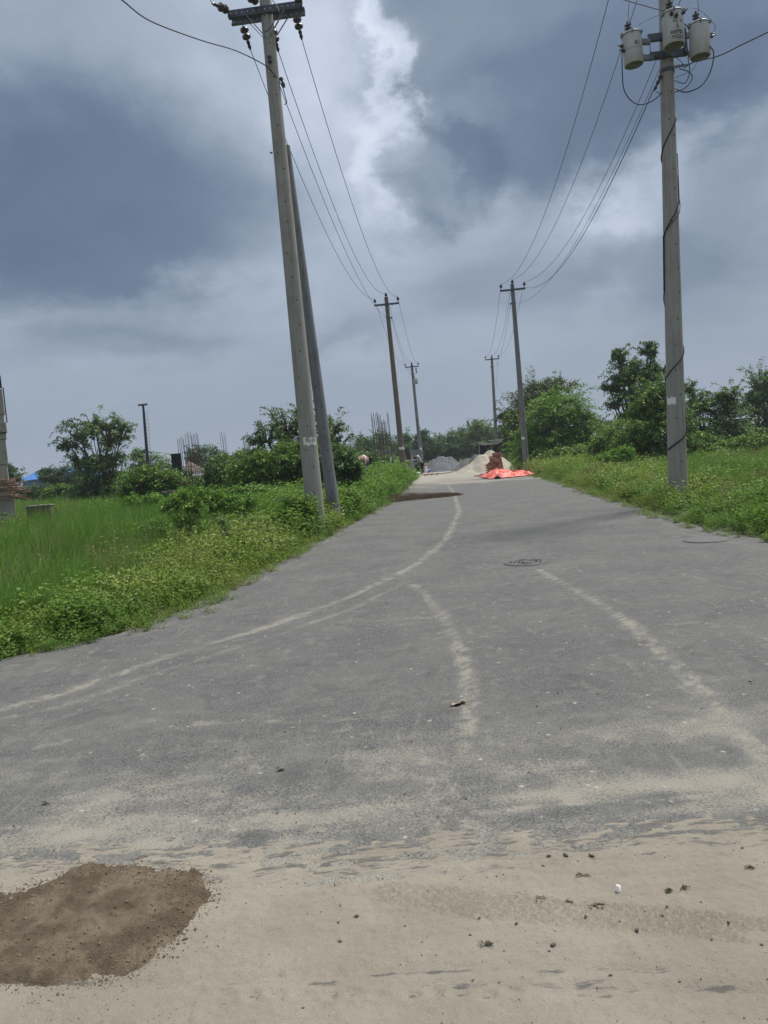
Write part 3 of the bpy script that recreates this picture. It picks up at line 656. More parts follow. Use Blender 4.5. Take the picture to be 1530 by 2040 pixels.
for k, nm in enumerate(('left arm wire', 'pole top wire', 'right arm wire', 'low neutral wire')):
    span(R2w[k], R3w[k], 1.3, .009, nm + ' between the two far poles of the right row', g4)
span(R3w[2], Vector(A(985, 790, 110)) , .6, .008, 'thin wire dropping behind the far right pole', 'thin wires behind the far poles')
span(R3w[3], Vector(A(1015, 800, 100)), .9, .008, 'thin wire from the far right pole towards the round trees', 'thin wires behind the far poles')
# transformer bracket frame
fr = MB(); zt1, zt2 = A(1325, 72, 16.85)[2], A(1330, 108, 16.85)[2]
for zz, xl, xr, px_ in ((zt1, 1292, 1366, 70), (zt2, 1297, 1371, 108)):
    c = R1.at(zz) - ROAD_T * (R1.rad(zz) + .035); l_ = Vector(A(xl, px_, 16.8)); r_ = Vector(A(xr, px_, 16.8))
    channel(fr, Vector((l_.x, c.y, zz - .01)), Vector((r_.x, c.y - .02, zz + .01)), .10, .14)
frc = Vector((A(1364, 90, 16.8)[0], 16.75, zt2)); fr.bar(frc - Z3 * .05, Vector((frc.x - .02, frc.y, zt1 + .08)), .07, .05, (0, 1, 0))
fl = Vector((A(1293, 90, 16.8)[0], 16.75, zt2)); fr.bar(fl, Vector((fl.x, fl.y, zt1)), .012, .012, (0, 1, 0))
fr.build('transformer_bracket', m_galv, R1.root, R1.base)
def transformer(px_top, px_bot, Y, r, label, lettering, mount, bushes, band=False, group='pole transformers on the right pole'):
    tp, bt = Vector(A(*px_top, Y)), Vector(A(*px_bot, Y)); ax = (tp - bt); H = ax.length; ax.normalize(); ax = Vector((ax.x * .6, 0, 1)).normalized()
    t = thing('transformer', bt, label, 'transformer', group); org = bt
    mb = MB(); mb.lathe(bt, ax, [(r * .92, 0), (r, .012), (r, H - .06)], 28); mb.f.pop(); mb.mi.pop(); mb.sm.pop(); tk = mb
    tk.mi[-1] = 1  # bottom face of the tank takes the darker olive
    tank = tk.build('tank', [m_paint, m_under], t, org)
    mb = MB(); mb.lathe(bt, ax, [(r * .99, H - .065), (r * 1.05, H - .06), (r * 1.05, H - .035), (r * .98, H - .02), (r * .6, H + .015), (.01, H + .03)], 28); lid = mb.build('lid', m_paint, t, org)
    mb = MB()
    mb.lathe(bt, ax, [(r * 1.055, H - .062), (r * 1.075, H - .055), (r * 1.055, H - .045)], 28)
    c = bt + ax * (H - .055) + Vector((sin(.9), -cos(.9), 0)) * r * 1.07; mb.box(c, (.04, .05, .05)); c = bt + ax * (H - .055) + Vector((sin(-.25), -cos(-.25), 0)) * r * 1.06; mb.box(c, (.03, .03, .07))
    c = bt + ax * (H - .05) + Vector((-1, -.15, 0)) * r * 1.08; mb.box(c, (.05, .05, .07)); mb.build('clamp_ring', m_galvl, t, org)
    mb = MB(); c = bt + ax * (H) + Vector((-.25 * r, .1 * r, 0)); q = [(.04, 0)]
    for k in range(3): q += [(.035, .02 + k * .065), (.078, .045 + k * .065), (.035, .065 + k * .065)]
    q += [(.02, .22), (.03, .235), (.012, .27)]
    mb.lathe(c, ax, q, 14); mb.build('high_voltage_bushing', m_porc, t, org); top = c + ax * .27
    ends = []
    for (an, zz) in bushes:
        d = Vector((sin(radians(an)), -cos(radians(an)), 0)); c = bt + ax * zz * H + d * r; mb = MB()
        mb.lathe(c - d * .01, (d + Z3 * .25), [(.035, 0), (.03, .03), (.045, .045), (.03, .06), (.012, .09), (.012, .13)], 10); mb.build('low_voltage_bushing', m_porc, t, org); ends.append(c + d * .13)
    if band:
        mb = MB(); mb.lathe(bt, ax, [(r * 1.0, H * .42), (r * 1.015, H * .425), (r * 1.0, H * .435)], 28); mb.build('band', m_galvl, t, org)
    for (txt, size, an, zf) in [(wd_, sz_, an_ + (i_ - (len(tx_.split()) - 1) / 2) * 38, zf_) for (tx_, sz_, an_, zf_) in lettering for i_, wd_ in enumerate(tx_.split())]:
        mb = MB(); wrap_text(mb, txt, size, bt + ax * H * zf, r, radians(an), axis=ax); mb.build('lettering', m_ink, tank, org)
    for zf, target in mount:
        mb = MB(); c = bt + ax * H * zf; tv = Vector(target); d = (tv - c); d.z = 0; d.normalize(); mb.bar(c + d * r * .9, Vector((tv.x, tv.y, c.z)), .09, .10); mb.build('mounting_lug', m_galvl, t, org)
    return t, top, ends
T1 = transformer((1256, 66), (1263, 130), 16.7, .205, 'transformer marked B1, leftmost of the three on the right pole', [('B1', .12, 12, .55), ('H1', .07, 60, .22)],
                 [(.72, (A(1293, 90, 16.8)[0], 16.75, 0)), (.22, (A(1297, 90, 16.8)[0], 16.75, 0))], [(-88, .60), (-78, .42)], True)
T2 = transformer((1340, 24), (1343, 92), 16.25, .215, 'transformer in front of the right pole, covered in large black characters', [('X2   X1', .085, 8, .58), ('5', .12, 0, .42), ('RBPBI', .105, -4, .26), ('NGJ-2', .10, 4, .12)],
                 [(.2, R1.at(zt2)), (.75, R1.at(zt1))], [(-28, .78), (38, .80), (-6, .69)])
T3 = transformer((1393, 46), (1395, 114), 16.7, .215, 'plain grey transformer, rightmost of the three on the right pole', [('X1', .06, 55, .16)],
                 [(.70, (A(1366, 90, 16.8)[0], 16.75, 0)), (.14, (A(1369, 90, 16.8)[0], 16.75, 0))], [(88, .62), (75, .52)])
transformer((826.5, 754), (828.5, 765), 83.9, .24, 'small single transformer hung on the farthest left pole', [], [(.5, L3.at(9.8))], [(90, .6)], group='transformers on poles')
mb = MB(); zz = A(1336, 133, 16.8)[2]; c = R1.at(zz); mb.lathe(c - Z3 * .04, R1.dir, [(R1.rad(zz) + .015, 0), (R1.rad(zz) + .015, .08)], 18); mb.build('clamp_band', m_galv, R1.root, R1.base)
mb = MB(); c = Vector(A(1341, 134, 16.7)); d = Vector((1, -.25, 0)).normalized(); q = []
for k in range(4): q += [(.02, k * .055), (.052, k * .055 + .02), (.02, k * .055 + .035)]
mb.lathe(c, d, q + [(.015, .3)], 10); mb.build('suspension_insulator', m_galvl, R1.root, R1.base)
mb = MB(); c = Vector(A(1317, 150, 16.9)); mb.lathe(c, Vector((-.5, .3, -1)), [(.04, 0), (.05, .05), (.02, .09), (.045, .15), (.02, .22), (.04, .26), (.015, .32)], 8); mb.build('dead_end_clamp', m_porc, R1.root, R1.base)
# cables between the transformers and the pole
def cab(pts, r, label, name='cable', grp='loose cables hanging round the transformers', mt=None):
    return curve_wire(smooth_path([A(px_, py_, Y) for px_, py_, Y in pts]), r, name, label, 'cable', grp, mt or m_cable, 6)
cab([(1241, 94, 16.6), (1239, 108, 16.6), (1240, 150, 16.6), (1243, 178, 16.6), (1255, 198, 16.6), (1272, 208, 16.6), (1292, 205, 16.65), (1308, 195, 16.7), (1319, 184, 16.85)], .011, 'big drooping cable loop under the leftmost transformer')
cab([(1414, 92, 16.5), (1421, 102, 16.5), (1421, 120, 16.5), (1413, 148, 16.5), (1398, 170, 16.5), (1378, 181, 16.5), (1360, 183, 16.5), (1343, 175, 16.7)], .012, 'big drooping cable loop under the rightmost transformer')
cab([(1353, 137, 16.6), (1370, 142, 16.6), (1379, 152, 16.6), (1374, 166, 16.6), (1362, 177, 16.6), (1344, 184, 16.75)], .010, 'small round cable loop right of the pole below the brackets')
cab([(1371, 100, 16.6), (1371, 118, 16.5), (1374, 140, 16.5), (1369, 160, 16.5), (1361, 166, 16.5), (1343, 160, 16.75)], .009, 'cable dropping straight from the bracket corner and hooking back')
cab([(1345, 113, 16.6), (1358, 124, 16.6), (1364, 136, 16.6)], .006, 'short thin cable between lower bracket and insulator')
cab([(1390, 122, 16.6), (1380, 138, 16.6), (1365, 147, 16.6), (1344, 155, 16.75)], .005, 'thin cable slanting down from under the rightmost transformer')
cab([(1356, 40, 16.1), (1362, 46, 16.2), (1368, 52, 16.4), (1373, 57, 16.5)], .012, 'short thick cable joining the middle and right transformers')
cab([(1352, 18, 16.4), (1365, 16, 16.5), (1382, 16, 16.6), (1400, 24, 16.6), (1415, 40, 16.6), (1425, 52, 16.6), (1420, 68, 16.6)], .005, 'thin arching wire above the rightmost transformer')
cab([(1254, -10, 16.5), (1252, 20, 16.6), (1252, 36, 16.6), (1257, 47, 16.6)], .005, 'thin wire dropping onto the leftmost transformer bushing')
cab([(1388, -12, 16.5), (1391, 10, 16.6), (1391, 28, 16.7)], .005, 'thin wire dropping onto the rightmost transformer bushing')
cab([(1343, -10, 16.2), (1341, 0, 16.2), (1338, 6, 16.2)], .007, 'thin wire dropping onto the middle transformer bushing')
cab([(1268, 52, 16.6), (1290, 40, 16.7), (1313, 30, 16.8)], .004, 'faint wire slanting from the leftmost transformer to the pole')
cab([(1200, -14, 14), (1245, 0, 15), (1290, 13, 16), (1330, 24, 16.3)], .009, 'wire crossing from upper left to the middle transformer', 'service_wire', 'service wires at the transformer pole', m_wire)
cab([(1364, 134, 16.5), (1385, 123, 16.3), (1430, 112, 15.4), (1480, 88, 14.6), (1530, 64, 13.8), (1620, 20, 12.6)], .011, 'wire leaving the right pole towards the upper right', 'service_wire', 'service wires at the transformer pole', m_wire)
cab([(1303, 178, 17.2), (1308, 183, 17), (1318, 188, 16.85)], .008, 'short tail of wire by the dead end clamp')
# black cable winding down the right pole
def wind(P, keys, r, off, label):
    pts = []
    for i in range(len(keys) - 1):
        (a0, y0), (a1, y1) = keys[i], keys[i + 1]
        for t in np.linspace(0, 1, 12, endpoint=False):
            zz = A(1340, y0 + (y1 - y0) * t, 17)[2]; an = radians(a0 + (a1 - a0) * t); rr = P.rad(zz) + off
            pts.append(P.at(zz) + Vector((sin(an), -cos(an), 0)) * rr)
    return curve_wire(pts, r, 'cable', label, 'cable', 'cables wound round the right pole', m_cable, 6)
wind(R1, [(95, 228), (55, 240), (-75, 298), (-95, 310), (-200, 330), (-265, 350), (-272, 392), (-330, 420), (-440, 468), (-452, 580), (-560, 640), (-628, 690), (-690, 716), (-795, 748), (-920, 770), (-985, 790), (-990, 845), (-1040, 870), (-1150, 894), (-1165, 896)], .013, .012, 'thick black cable spiralling down the right pole from top to bottom')
wind(R1, [(95, 306), (88, 395), (40, 430), (-80, 470), (-86, 590)], .009, .030, 'thin black cable hanging slack beside the middle of the right pole')
wind(R1, [(98, 765), (100, 800), (96, 842), (40, 868), (-85, 897)], .009, .034, 'thin black cable hanging slack beside the foot of the right pole')
mb = MB(); zz = A(560, 302, 17)[2]
c = (L1.at(zz) - ROAD_N * (L1.rad(zz) + .02)); mb.lathe(c, -ROAD_N, [(.02, 0), (.02, .05)], 8); mb.build('bolt', m_galv, L1.root, L1.base)

# ------------------------------------------------------------------ trees and shrubs
m_bark = simple('bark', (.11, .085, .06), .95, .4, 18, bmp=.5)
m_bark2 = simple('pale_bark', (.20, .175, .14), .95, .4, 18, bmp=.5)
LM = dict(
    mid=leafmat('leaf_mid_green', (0.050, 0.108, 0.017), (0.252, 0.392, 0.078)),
    dark=leafmat('leaf_dark_green', (0.040, 0.088, 0.026), (0.225, 0.350, 0.112)),
    bright=leafmat('leaf_bright_green', (0.063, 0.152, 0.019), (0.286, 0.470, 0.086)),
    olive=leafmat('leaf_olive_green', (0.038, 0.061, 0.017), (0.218, 0.265, 0.078)),
    yell=leafmat('leaf_yellow_green', (0.071, 0.137, 0.017), (0.302, 0.441, 0.094)),
    grey=leafmat('leaf_grey_green', (0.038, 0.083, 0.023), (0.302, 0.431, 0.187)),
    far=leafmat('leaf_far_dark_green', (0.034, 0.073, 0.031), (0.109, 0.186, 0.074)))
def leaves(base, d, nrm, L, W):
    """(n,3) arrays to leaf rhombs: 4 verts each"""
    d = d / (np.linalg.norm(d, axis=1, keepdims=True) + 1e-9); s = np.cross(d, nrm); s /= (np.linalg.norm(s, axis=1, keepdims=True) + 1e-9)
    L = L[:, None]; W = W[:, None]
    up = np.cross(s, d) * L * .12
    V = np.stack([base, base + d * L * .45 + s * W * .5 + up, base + d * L - up, base + d * L * .45 - s * W * .5 + up], 1).reshape(-1, 3)
    return V, np.arange(len(V), dtype=np.int32).reshape(-1, 4)
def tree(name, base, lobes, label, cat, lm, leafL=.13, ratio=.45, per=26, stems=1, trunk=.10, droop=.35, seed=1, bark=None, group=None, gap=-.22, arch=.4, gs=.5, tmax=14, dens=1.0):
    """lobes: (dx, dy, z, rx, ry, rz, twigs). Twigs arch from inside each lobe to its shell; leaves grow in pairs along them."""
    g = np.random.default_rng(seed); base = np.array([base[0], base[1], 0.0]); t = thing(name, base, label, cat, group)
    LV = []; TI = []; wood = MB(); zt = max(l[2] for l in lobes)
    # stems up to each lobe
    low = min(l[2] - l[5] * .4 for l in lobes)
    for li, (dx, dy, z, rx, ry, rz, nt) in enumerate(lobes):
        kk = 1.26 if name == 'shrub' else 1.17; rx, ry, rz, nt = rx * kk, ry * kk, rz * kk, int(nt * dens * (1.9 if name == 'shrub' else 1.55))
        k = li % stems; off = np.array([(k - (stems - 1) / 2) * .18, g.normal(0, .08), 0]); c = np.array([dx, dy, z])
        mid = off + (c - off) * np.array([.35, .35, .5]) + g.normal(0, .06, 3); top = c + [0, 0, rz * .3]
        wood.tube([off - [0, 0, .1], off + [0, 0, .02], mid, c - [0, 0, rz * .25], top], [trunk, trunk, trunk * .66, trunk * .38, trunk * .14], 7)
        m = 0; P = np.zeros((0, 3))
        while len(P) < nt:
            q = g.normal(size=(nt * 3, 3)); q /= np.linalg.norm(q, axis=1, keepdims=True); rad = g.uniform(.28, 1.0, (nt * 3, 1)) ** .55
            rad *= (1 + .30 * snoise(q * 1.6 + li, .7, seed, 2))[:, None] * np.where(g.uniform(size=(nt * 3, 1)) < (.14 if dens == 1 else .26), g.uniform(1.1, 1.5 if dens == 1 else 1.75, (nt * 3, 1)), 1)
            e = c + q * rad * [rx, ry, rz]; keep = (snoise(e + seed, gs, seed + 3, 2) > gap) & (e[:, 2] > .05); P = np.vstack([P, e[keep]]); m += 1
            if m > 12: break
        P = P[:nt]; n = len(P)
        s0 = c + (P - c) * g.uniform(.15, .45, (n, 1)) - [0, 0, rz * .22]; ctrl = (s0 + P) / 2 + np.array([0, 0, 1]) * (arch * np.linalg.norm(P - s0, axis=1, keepdims=True))
        for i in range(0, n, max(1, n // 26)):          # visible limbs and twigs
            pts = [s0[i] * (1 - u) ** 2 + ctrl[i] * 2 * u * (1 - u) + P[i] * u * u for u in np.linspace(0, 1, 5)]
            wood.tube([c * .5 + s0[i] * .5 - [0, 0, rz * .3], *pts], [trunk * .3, trunk * .26, trunk * .2, trunk * .14, trunk * .09, trunk * .04], 4)
        u = np.linspace(.35, 1.0, per)[None, :, None] + g.normal(0, .02, (n, per, 1))
        Q = s0[:, None] * (1 - u) ** 2 + ctrl[:, None] * 2 * u * (1 - u) + P[:, None] * u * u
        T = (2 * (1 - u) * (ctrl - s0)[:, None] + 2 * u * (P - ctrl)[:, None]); T /= np.linalg.norm(T, axis=2, keepdims=True) + 1e-9
        side = np.cross(T, [0, 0, 1.0]); side /= np.linalg.norm(side, axis=2, keepdims=True) + 1e-9
        sg = np.where(np.arange(per) % 2, 1.0, -1.0)[None, :, None]
        d = T * .55 + side * sg * .85 + g.normal(0, .33, Q.shape) - np.array([0, 0, 1.0]) * droop
        Q = Q + g.normal(0, leafL * .35, Q.shape)
        nr = np.array([0, 0, 1.0]) + g.normal(0, .75, Q.shape)
        N = n * per; L = leafL * g.uniform(.6, 1.35, N); V, _ = leaves(Q.reshape(-1, 3), d.reshape(-1, 3), nr.reshape(-1, 3), L, L * ratio); LV.append(V)
        tw = np.clip(g.normal(.38, .24, (n, 1)) + g.normal(0, .30, (n, per)) + .12 * (u[:, :, 0] - .6), 0, 1); TI.append(np.repeat(tw.reshape(-1) ** 1.25, 4))
    V = np.vstack(LV); wood.build('trunk', bark or m_bark, t)
    np_mesh('crown', V, np.arange(len(V)).reshape(-1, 4), LM[lm], t, np.concatenate(TI)); return t
def lobe(px, py, rpx, rpy, Y, base, n, dy=0.0, depth=None):
    """a lobe centred on photo point (px, py) with photo radii, as seen at distance Y"""
    c = A(px, py, Y + dy); k = (Y + dy) / F_PX
    return (c[0] - base[0], dy, c[2], rpx * k, (depth or (rpx + rpy) / 2) * k, rpy * k, n)
def tree_px(name, bx, Y, L, label, cat, lm, **kw):
    b = A(bx, 950, Y); b = np.array([A(bx, CY - 100, Y)[0], Y, 0.0])
    return tree(name, b, [lobe(l[0], l[1], l[2], l[3], Y, b, l[4], l[5] if len(l) > 5 else 0.0) for l in L], label, cat, lm, **kw)
# -- left side
tree_px('tree', 198, 45, [(160, 862, 40, 26, 70), (215, 862, 40, 30, 90), (190, 850, 40, 24, 70), (140, 885, 26, 14, 40), (195, 905, 36, 34, 110), (205, 945, 34, 36, 120), (175, 975, 30, 26, 80), (215, 980, 32, 24, 80), (240, 865, 22, 22, 40), (165, 915, 28, 20, 60), (225, 905, 24, 30, 60), (195, 980, 46, 24, 120)],
        'lone feathery tree with lacy spreading top, left of the floodlight mast', 'tree', 'dark', leafL=.14, per=24, stems=3, droop=.55, seed=5, gap=.08, arch=.55, gs=.5, dens=.62)
tree_px('tree', 590, 33, [(570, 845, 44, 34, 110), (600, 830, 40, 26, 90), (530, 870, 36, 24, 80), (655, 862, 36, 30, 80), (620, 880, 60, 34, 120), (540, 905, 40, 26, 90), (672, 890, 26, 24, 60)],
        'light green airy tree behind the two leaning left poles', 'tree', 'grey', leafL=.12, per=24, stems=3, droop=.4, seed=8, gap=.08, arch=.5, gs=.45, dens=.55)
G5 = 'shrubs in the left field'
tree_px('shrub', 600, 31, [(560, 925, 62, 36, 190), (495, 945, 45, 34, 120), (610, 915, 50, 34, 150), (640, 950, 40, 34, 100), (530, 975, 60, 26, 120), (600, 975, 50, 30, 110)],
        'broad green shrub mass under the airy tree', 'shrub', 'mid', leafL=.12, per=20, stems=4, trunk=.04, seed=9, group=G5)
tree_px('shrub', 672, 27, [(672, 925, 40, 34, 160), (680, 955, 38, 30, 120), (650, 965, 30, 30, 80), (700, 940, 20, 26, 60)],
        'dark glossy shrub just right of the shorter leaning pole', 'shrub', 'dark', leafL=.11, per=20, stems=4, trunk=.04, seed=10, group=G5)
tree_px('shrub', 690, 21, [(690, 1000, 36, 20, 110), (668, 1005, 26, 16, 60)], 'low dark shrub at the foot of the shorter leaning pole', 'shrub', 'mid', leafL=.06, per=18, stems=4, trunk=.02, seed=12, group=G5)
tree_px('shrub', 600, 16.2, [(592, 1006, 38, 24, 70), (614, 1010, 26, 26, 44), (578, 1024, 34, 18, 44)], 'small feathery shrub hugging the foot of the tall left pole', 'shrub', 'mid', leafL=.05, per=20, stems=5, trunk=.015, seed=13, group=G5, droop=.15)
tree_px('shrub', 290, 34, [(295, 960, 42, 28, 150), (270, 982, 30, 22, 90), (318, 982, 32, 22, 80), (335, 958, 26, 20, 60)], 'rounded shrub below the floodlight mast', 'shrub', 'mid', leafL=.12, per=20, stems=4, trunk=.04, seed=14, group=G5)
tree_px('shrub', 262, 26, [(262, 1003, 18, 14, 80), (300, 1000, 24, 14, 60)], 'small bright bush in front of the rounded shrub', 'shrub', 'bright', leafL=.09, per=16, stems=4, trunk=.02, seed=15, group=G5)
tree_px('shrub', 430, 36, [(440, 940, 34, 26, 120), (470, 960, 40, 24, 120), (415, 975, 34, 20, 90), (500, 975, 30, 20, 80)], 'rounded dark shrub right of the rebar cages', 'shrub', 'dark', leafL=.12, per=20, stems=4, trunk=.04, seed=16, group=G5)
tree_px('shrub', 480, 26, [(470, 985, 34, 16, 110), (510, 990, 34, 18, 110), (430, 990, 30, 14, 90), (545, 995, 30, 16, 80)], 'low shrub band behind the grasses near the left poles', 'shrub', 'mid', leafL=.09, per=18, stems=4, trunk=.02, seed=17, group=G5)
tree_px('sapling', 375, 14.6, [(372, 1000, 20, 22, 22), (392, 1015, 22, 20, 18), (358, 1030, 20, 24, 18), (384, 1045, 28, 26, 30), (372, 1080, 18, 26, 24), (398, 985, 14, 12, 8), (366, 985, 10, 14, 6)],
        'slender bright green sapling standing in the left grass', 'sapling', 'bright', leafL=.045, per=22, stems=1, trunk=.012, seed=18, droop=.35, gap=-.1, gs=.2)
tree_px('shrub', 400, 18.5, [(400, 992, 50, 22, 120), (440, 1008, 36, 18, 80), (345, 1005, 30, 16, 50), (480, 1000, 36, 18, 70)], 'bright leafy bush behind the slender sapling', 'shrub', 'bright', leafL=.065, per=18, stems=5, trunk=.015, seed=19, group=G5)
tree_px('shrub', 452, 13.5, [(448, 1048, 14, 20, 14), (457, 1068, 20, 16, 16), (440, 1075, 14, 12, 8)], 'small dark weed bush among the grasses left of the verge', 'shrub', 'dark', leafL=.04, per=16, stems=3, trunk=.01, seed=20, group=G5)
tree_px('shrub', 280, 15.5, [(300, 1044, 34, 18, 34), (332, 1055, 26, 18, 26), (275, 1070, 22, 14, 14)], 'loose bright weed bush left of the slender sapling', 'shrub', 'bright', leafL=.045, per=16, stems=4, trunk=.01, seed=23, group=G5)
G6 = 'far trees behind the left field'
tree_px('tree', 300, 75, [(300, 925, 40, 22, 80), (280, 940, 30, 20, 60), (330, 940, 32, 18, 60), (275, 905, 16, 12, 30)], 'loose light green trees at the foot of the floodlight mast', 'tree', 'mid', leafL=.22, per=18, seed=21, group=G6)
tree_px('tree', 415, 105, [(412, 910, 34, 24, 110), (440, 922, 22, 18, 60), (385, 915, 16, 20, 50)], 'round dark tree far behind the rebar cages', 'tree', 'far', leafL=.34, per=18, seed=22, group=G6)
tree_px('tree', 125, 80, [(130, 948, 34, 16, 80), (100, 948, 24, 14, 50), (165, 945, 26, 20, 60), (90, 940, 14, 8, 16)], 'dark spreading tree right of the blue roofed shed', 'tree', 'far', leafL=.28, per=18, seed=24, group=G6)
tree_px('tree', 25, 70, [(22, 950, 20, 18, 70), (12, 935, 12, 10, 24)], 'dark bushy tree between the concrete column and the blue shed', 'tree', 'far', leafL=.24, per=18, seed=25, group=G6)
# -- far tree line across the road's end
G7 = 'dark layered trees beyond the road end'
FT = [(722, 118, [(725, 892, 24, 16, 70), (735, 905, 30, 16, 60), (705, 905, 20, 14, 40)], 'behind the tall rebar column, left'), (760, 125, [(762, 890, 18, 22, 60), (768, 905, 30, 18, 60)], 'just right of the tall rebar column'),
      (792, 112, [(808, 888, 16, 14, 50), (812, 905, 26, 20, 60)], 'right behind the stained second left pole'), (842, 110, [(843, 880, 12, 14, 50), (845, 900, 26, 18, 80), (835, 912, 24, 12, 40)], 'pointed, beside the farthest left pole'),
      (870, 120, [(872, 892, 24, 13, 80), (885, 905, 34, 14, 80)], 'low, behind the grey gravel heap'), (912, 118, [(915, 880, 26, 16, 90), (905, 900, 34, 18, 100)], 'below the crane boom, left'),
      (950, 114, [(955, 870, 28, 20, 120), (945, 893, 40, 20, 120)], 'tallest, behind the sand heap'), (985, 116, [(985, 880, 26, 18, 90), (995, 898, 30, 16, 80)], 'behind the farthest right pole'), (1015, 112, [(1018, 888, 20, 22, 80)], 'behind the black shade net')]
for i, (bx, Y, L, lb) in enumerate(FT):
    L = [(l_[0], l_[1] - 5, l_[2] * 1.35, l_[3] * 1.3, int(l_[4] * 1.5)) for l_ in L]
    tree_px('tree', bx, Y, L, 'dark layered tree ' + lb, 'tree', 'far' if i % 2 else 'dark', leafL=.36, ratio=.4, per=20, seed=40 + i, group=G7, droop=.05, arch=.12, gap=-.2, gs=1.2, trunk=.16)
# -- right side
tree_px('tree', 1085, 62, [(1072, 796, 52, 38, 200), (1030, 850, 36, 38, 130), (1105, 778, 42, 24, 110), (1048, 865, 50, 40, 170), (1012, 828, 18, 14, 30)],
        'tall olive green round tree behind the slender right pole', 'tree', 'olive', leafL=.20, per=22, stems=2, trunk=.16, seed=60, dens=0.9, gap=-.3, gs=.9)
tree_px('tree', 1130, 50, [(1118, 815, 56, 38, 230), (1152, 848, 44, 40, 190), (1082, 850, 46, 40, 190), (1100, 885, 66, 32, 240), (1162, 885, 36, 32, 130), (1052, 888, 44, 28, 130)],
        'bright green rounded tree in front of the olive one', 'tree', 'bright', leafL=.15, per=24, stems=4, trunk=.09, seed=61, dens=0.95, gap=-.3)
tree_px('tree', 1265, 42, [(1236, 706, 22, 14, 44), (1228, 695, 12, 8, 14), (1292, 700, 14, 18, 36), (1300, 690, 8, 10, 12), (1318, 735, 16, 10, 20), (1212, 770, 14, 8, 14), (1262, 735, 34, 22, 100), (1255, 775, 36, 32, 150), (1300, 755, 28, 20, 70), (1230, 765, 22, 16, 44), (1270, 820, 46, 34, 170), (1300, 850, 40, 30, 120), (1225, 810, 16, 12, 20)],
        'tall dark tree with spiky top, left of the transformer pole', 'tree', 'dark', leafL=.14, per=24, stems=2, trunk=.09, seed=62, droop=.4, gap=.04, arch=.55, gs=.5, dens=.72)
tree_px('shrub', 1215, 38, [(1210, 880, 34, 22, 130), (1235, 860, 30, 22, 90), (1190, 895, 22, 14, 50)], 'yellow green bush between the round and the spiky tree', 'shrub', 'yell', leafL=.10, per=20, stems=4, trunk=.04, seed=63)
tree_px('tree', 1300, 34, [(1295, 805, 42, 36, 170), (1322, 785, 30, 30, 100), (1300, 855, 58, 46, 250), (1342, 850, 42, 46, 160), (1258, 880, 40, 28, 120)], 'leafy mid green tree partly hidden behind the transformer pole', 'tree', 'mid', leafL=.12, per=22, stems=3, trunk=.07, seed=64, dens=0.85, gap=-.2)
tree_px('tree', 1410, 40, [(1385, 800, 26, 30, 70), (1420, 790, 24, 18, 50), (1445, 800, 20, 22, 50), (1400, 840, 50, 44, 230), (1450, 845, 40, 44, 160), (1375, 770, 16, 14, 30), (1430, 875, 60, 34, 200), (1455, 790, 26, 22, 60)],
        'pale leaved sprawling tree right of the transformer pole', 'tree', 'grey', leafL=.12, per=24, stems=3, trunk=.06, seed=65, gap=.06, arch=.5, gs=.45, dens=.75)
tree_px('tree', 1515, 52, [(1515, 770, 34, 34, 150), (1500, 810, 26, 26, 80), (1535, 800, 36, 50, 150), (1525, 850, 36, 24, 90)], 'dark dense tree at the right edge of the view', 'tree', 'dark', leafL=.16, per=22, stems=2, trunk=.13, seed=66, dens=0.85, gs=.8)
tree_px('shrub', 1500, 34, [(1500, 885, 50, 20, 160), (1440, 900, 44, 18, 120), (1380, 898, 30, 20, 90)], 'low tangled shrub band below the dark right edge tree', 'shrub', 'mid', leafL=.10, per=18, stems=5, trunk=.03, seed=67)
tree_px('shrub', 1245, 30, [(1240, 905, 26, 14, 90), (1215, 912, 24, 10, 60)], 'small bright bush left of the transformer pole at the grass edge', 'shrub', 'bright', leafL=.075, per=18, stems=4, trunk=.02, seed=68)
tree_px('tree', 1180, 95, [(1175, 845, 30, 12, 60), (1205, 850, 18, 10, 40)], 'distant tree seen between the round and the spiky trees', 'tree', 'far', leafL=.25, per=18, seed=69)

# ------------------------------------------------------------------ grass and weeds (uncountable)
tmpl = bpy.data.collections.new('templates')
def unlink_to(o, col):
    C.objects.unlink(o); col.objects.link(o)
def blade_tuft(col, k, n, h, spread, wd, lean, m, seed, seg=4):
    g = np.random.default_rng(seed); V = []; Fq = []; TI = []
    for i in range(n):
        b = np.array([*(g.normal(0, spread, 2)), 0]); a = g.uniform(0, 2 * pi); L = h * g.uniform(.45, 1.15); ln = lean * g.uniform(.1, 1.4); dirv = np.array([cos(a), sin(a), 0]); sd_ = np.array([-sin(a + .8), cos(a + .8), 0])
        w0 = wd * g.uniform(.6, 1.3); s = len(V); ti = g.uniform(0, 1) ** 2.2 * 1.15
        for j in range(seg + 1):
            u = j / seg; c = b + np.array([0, 0, 1]) * L * (u - .35 * ln * u * u * u) + dirv * L * ln * u ** 2; w_ = w0 * (1 - u ** 1.6) + .0006
            V += [c - sd_ * w_, c + sd_ * w_]; TI += [ti, ti]
        for j in range(seg): q = s + 2 * j; Fq.append((q, q + 1, q + 3, q + 2))
    o = np_mesh(f'{k}_{seed:02d}', V, Fq, m, None, TI); unlink_to(o, col)
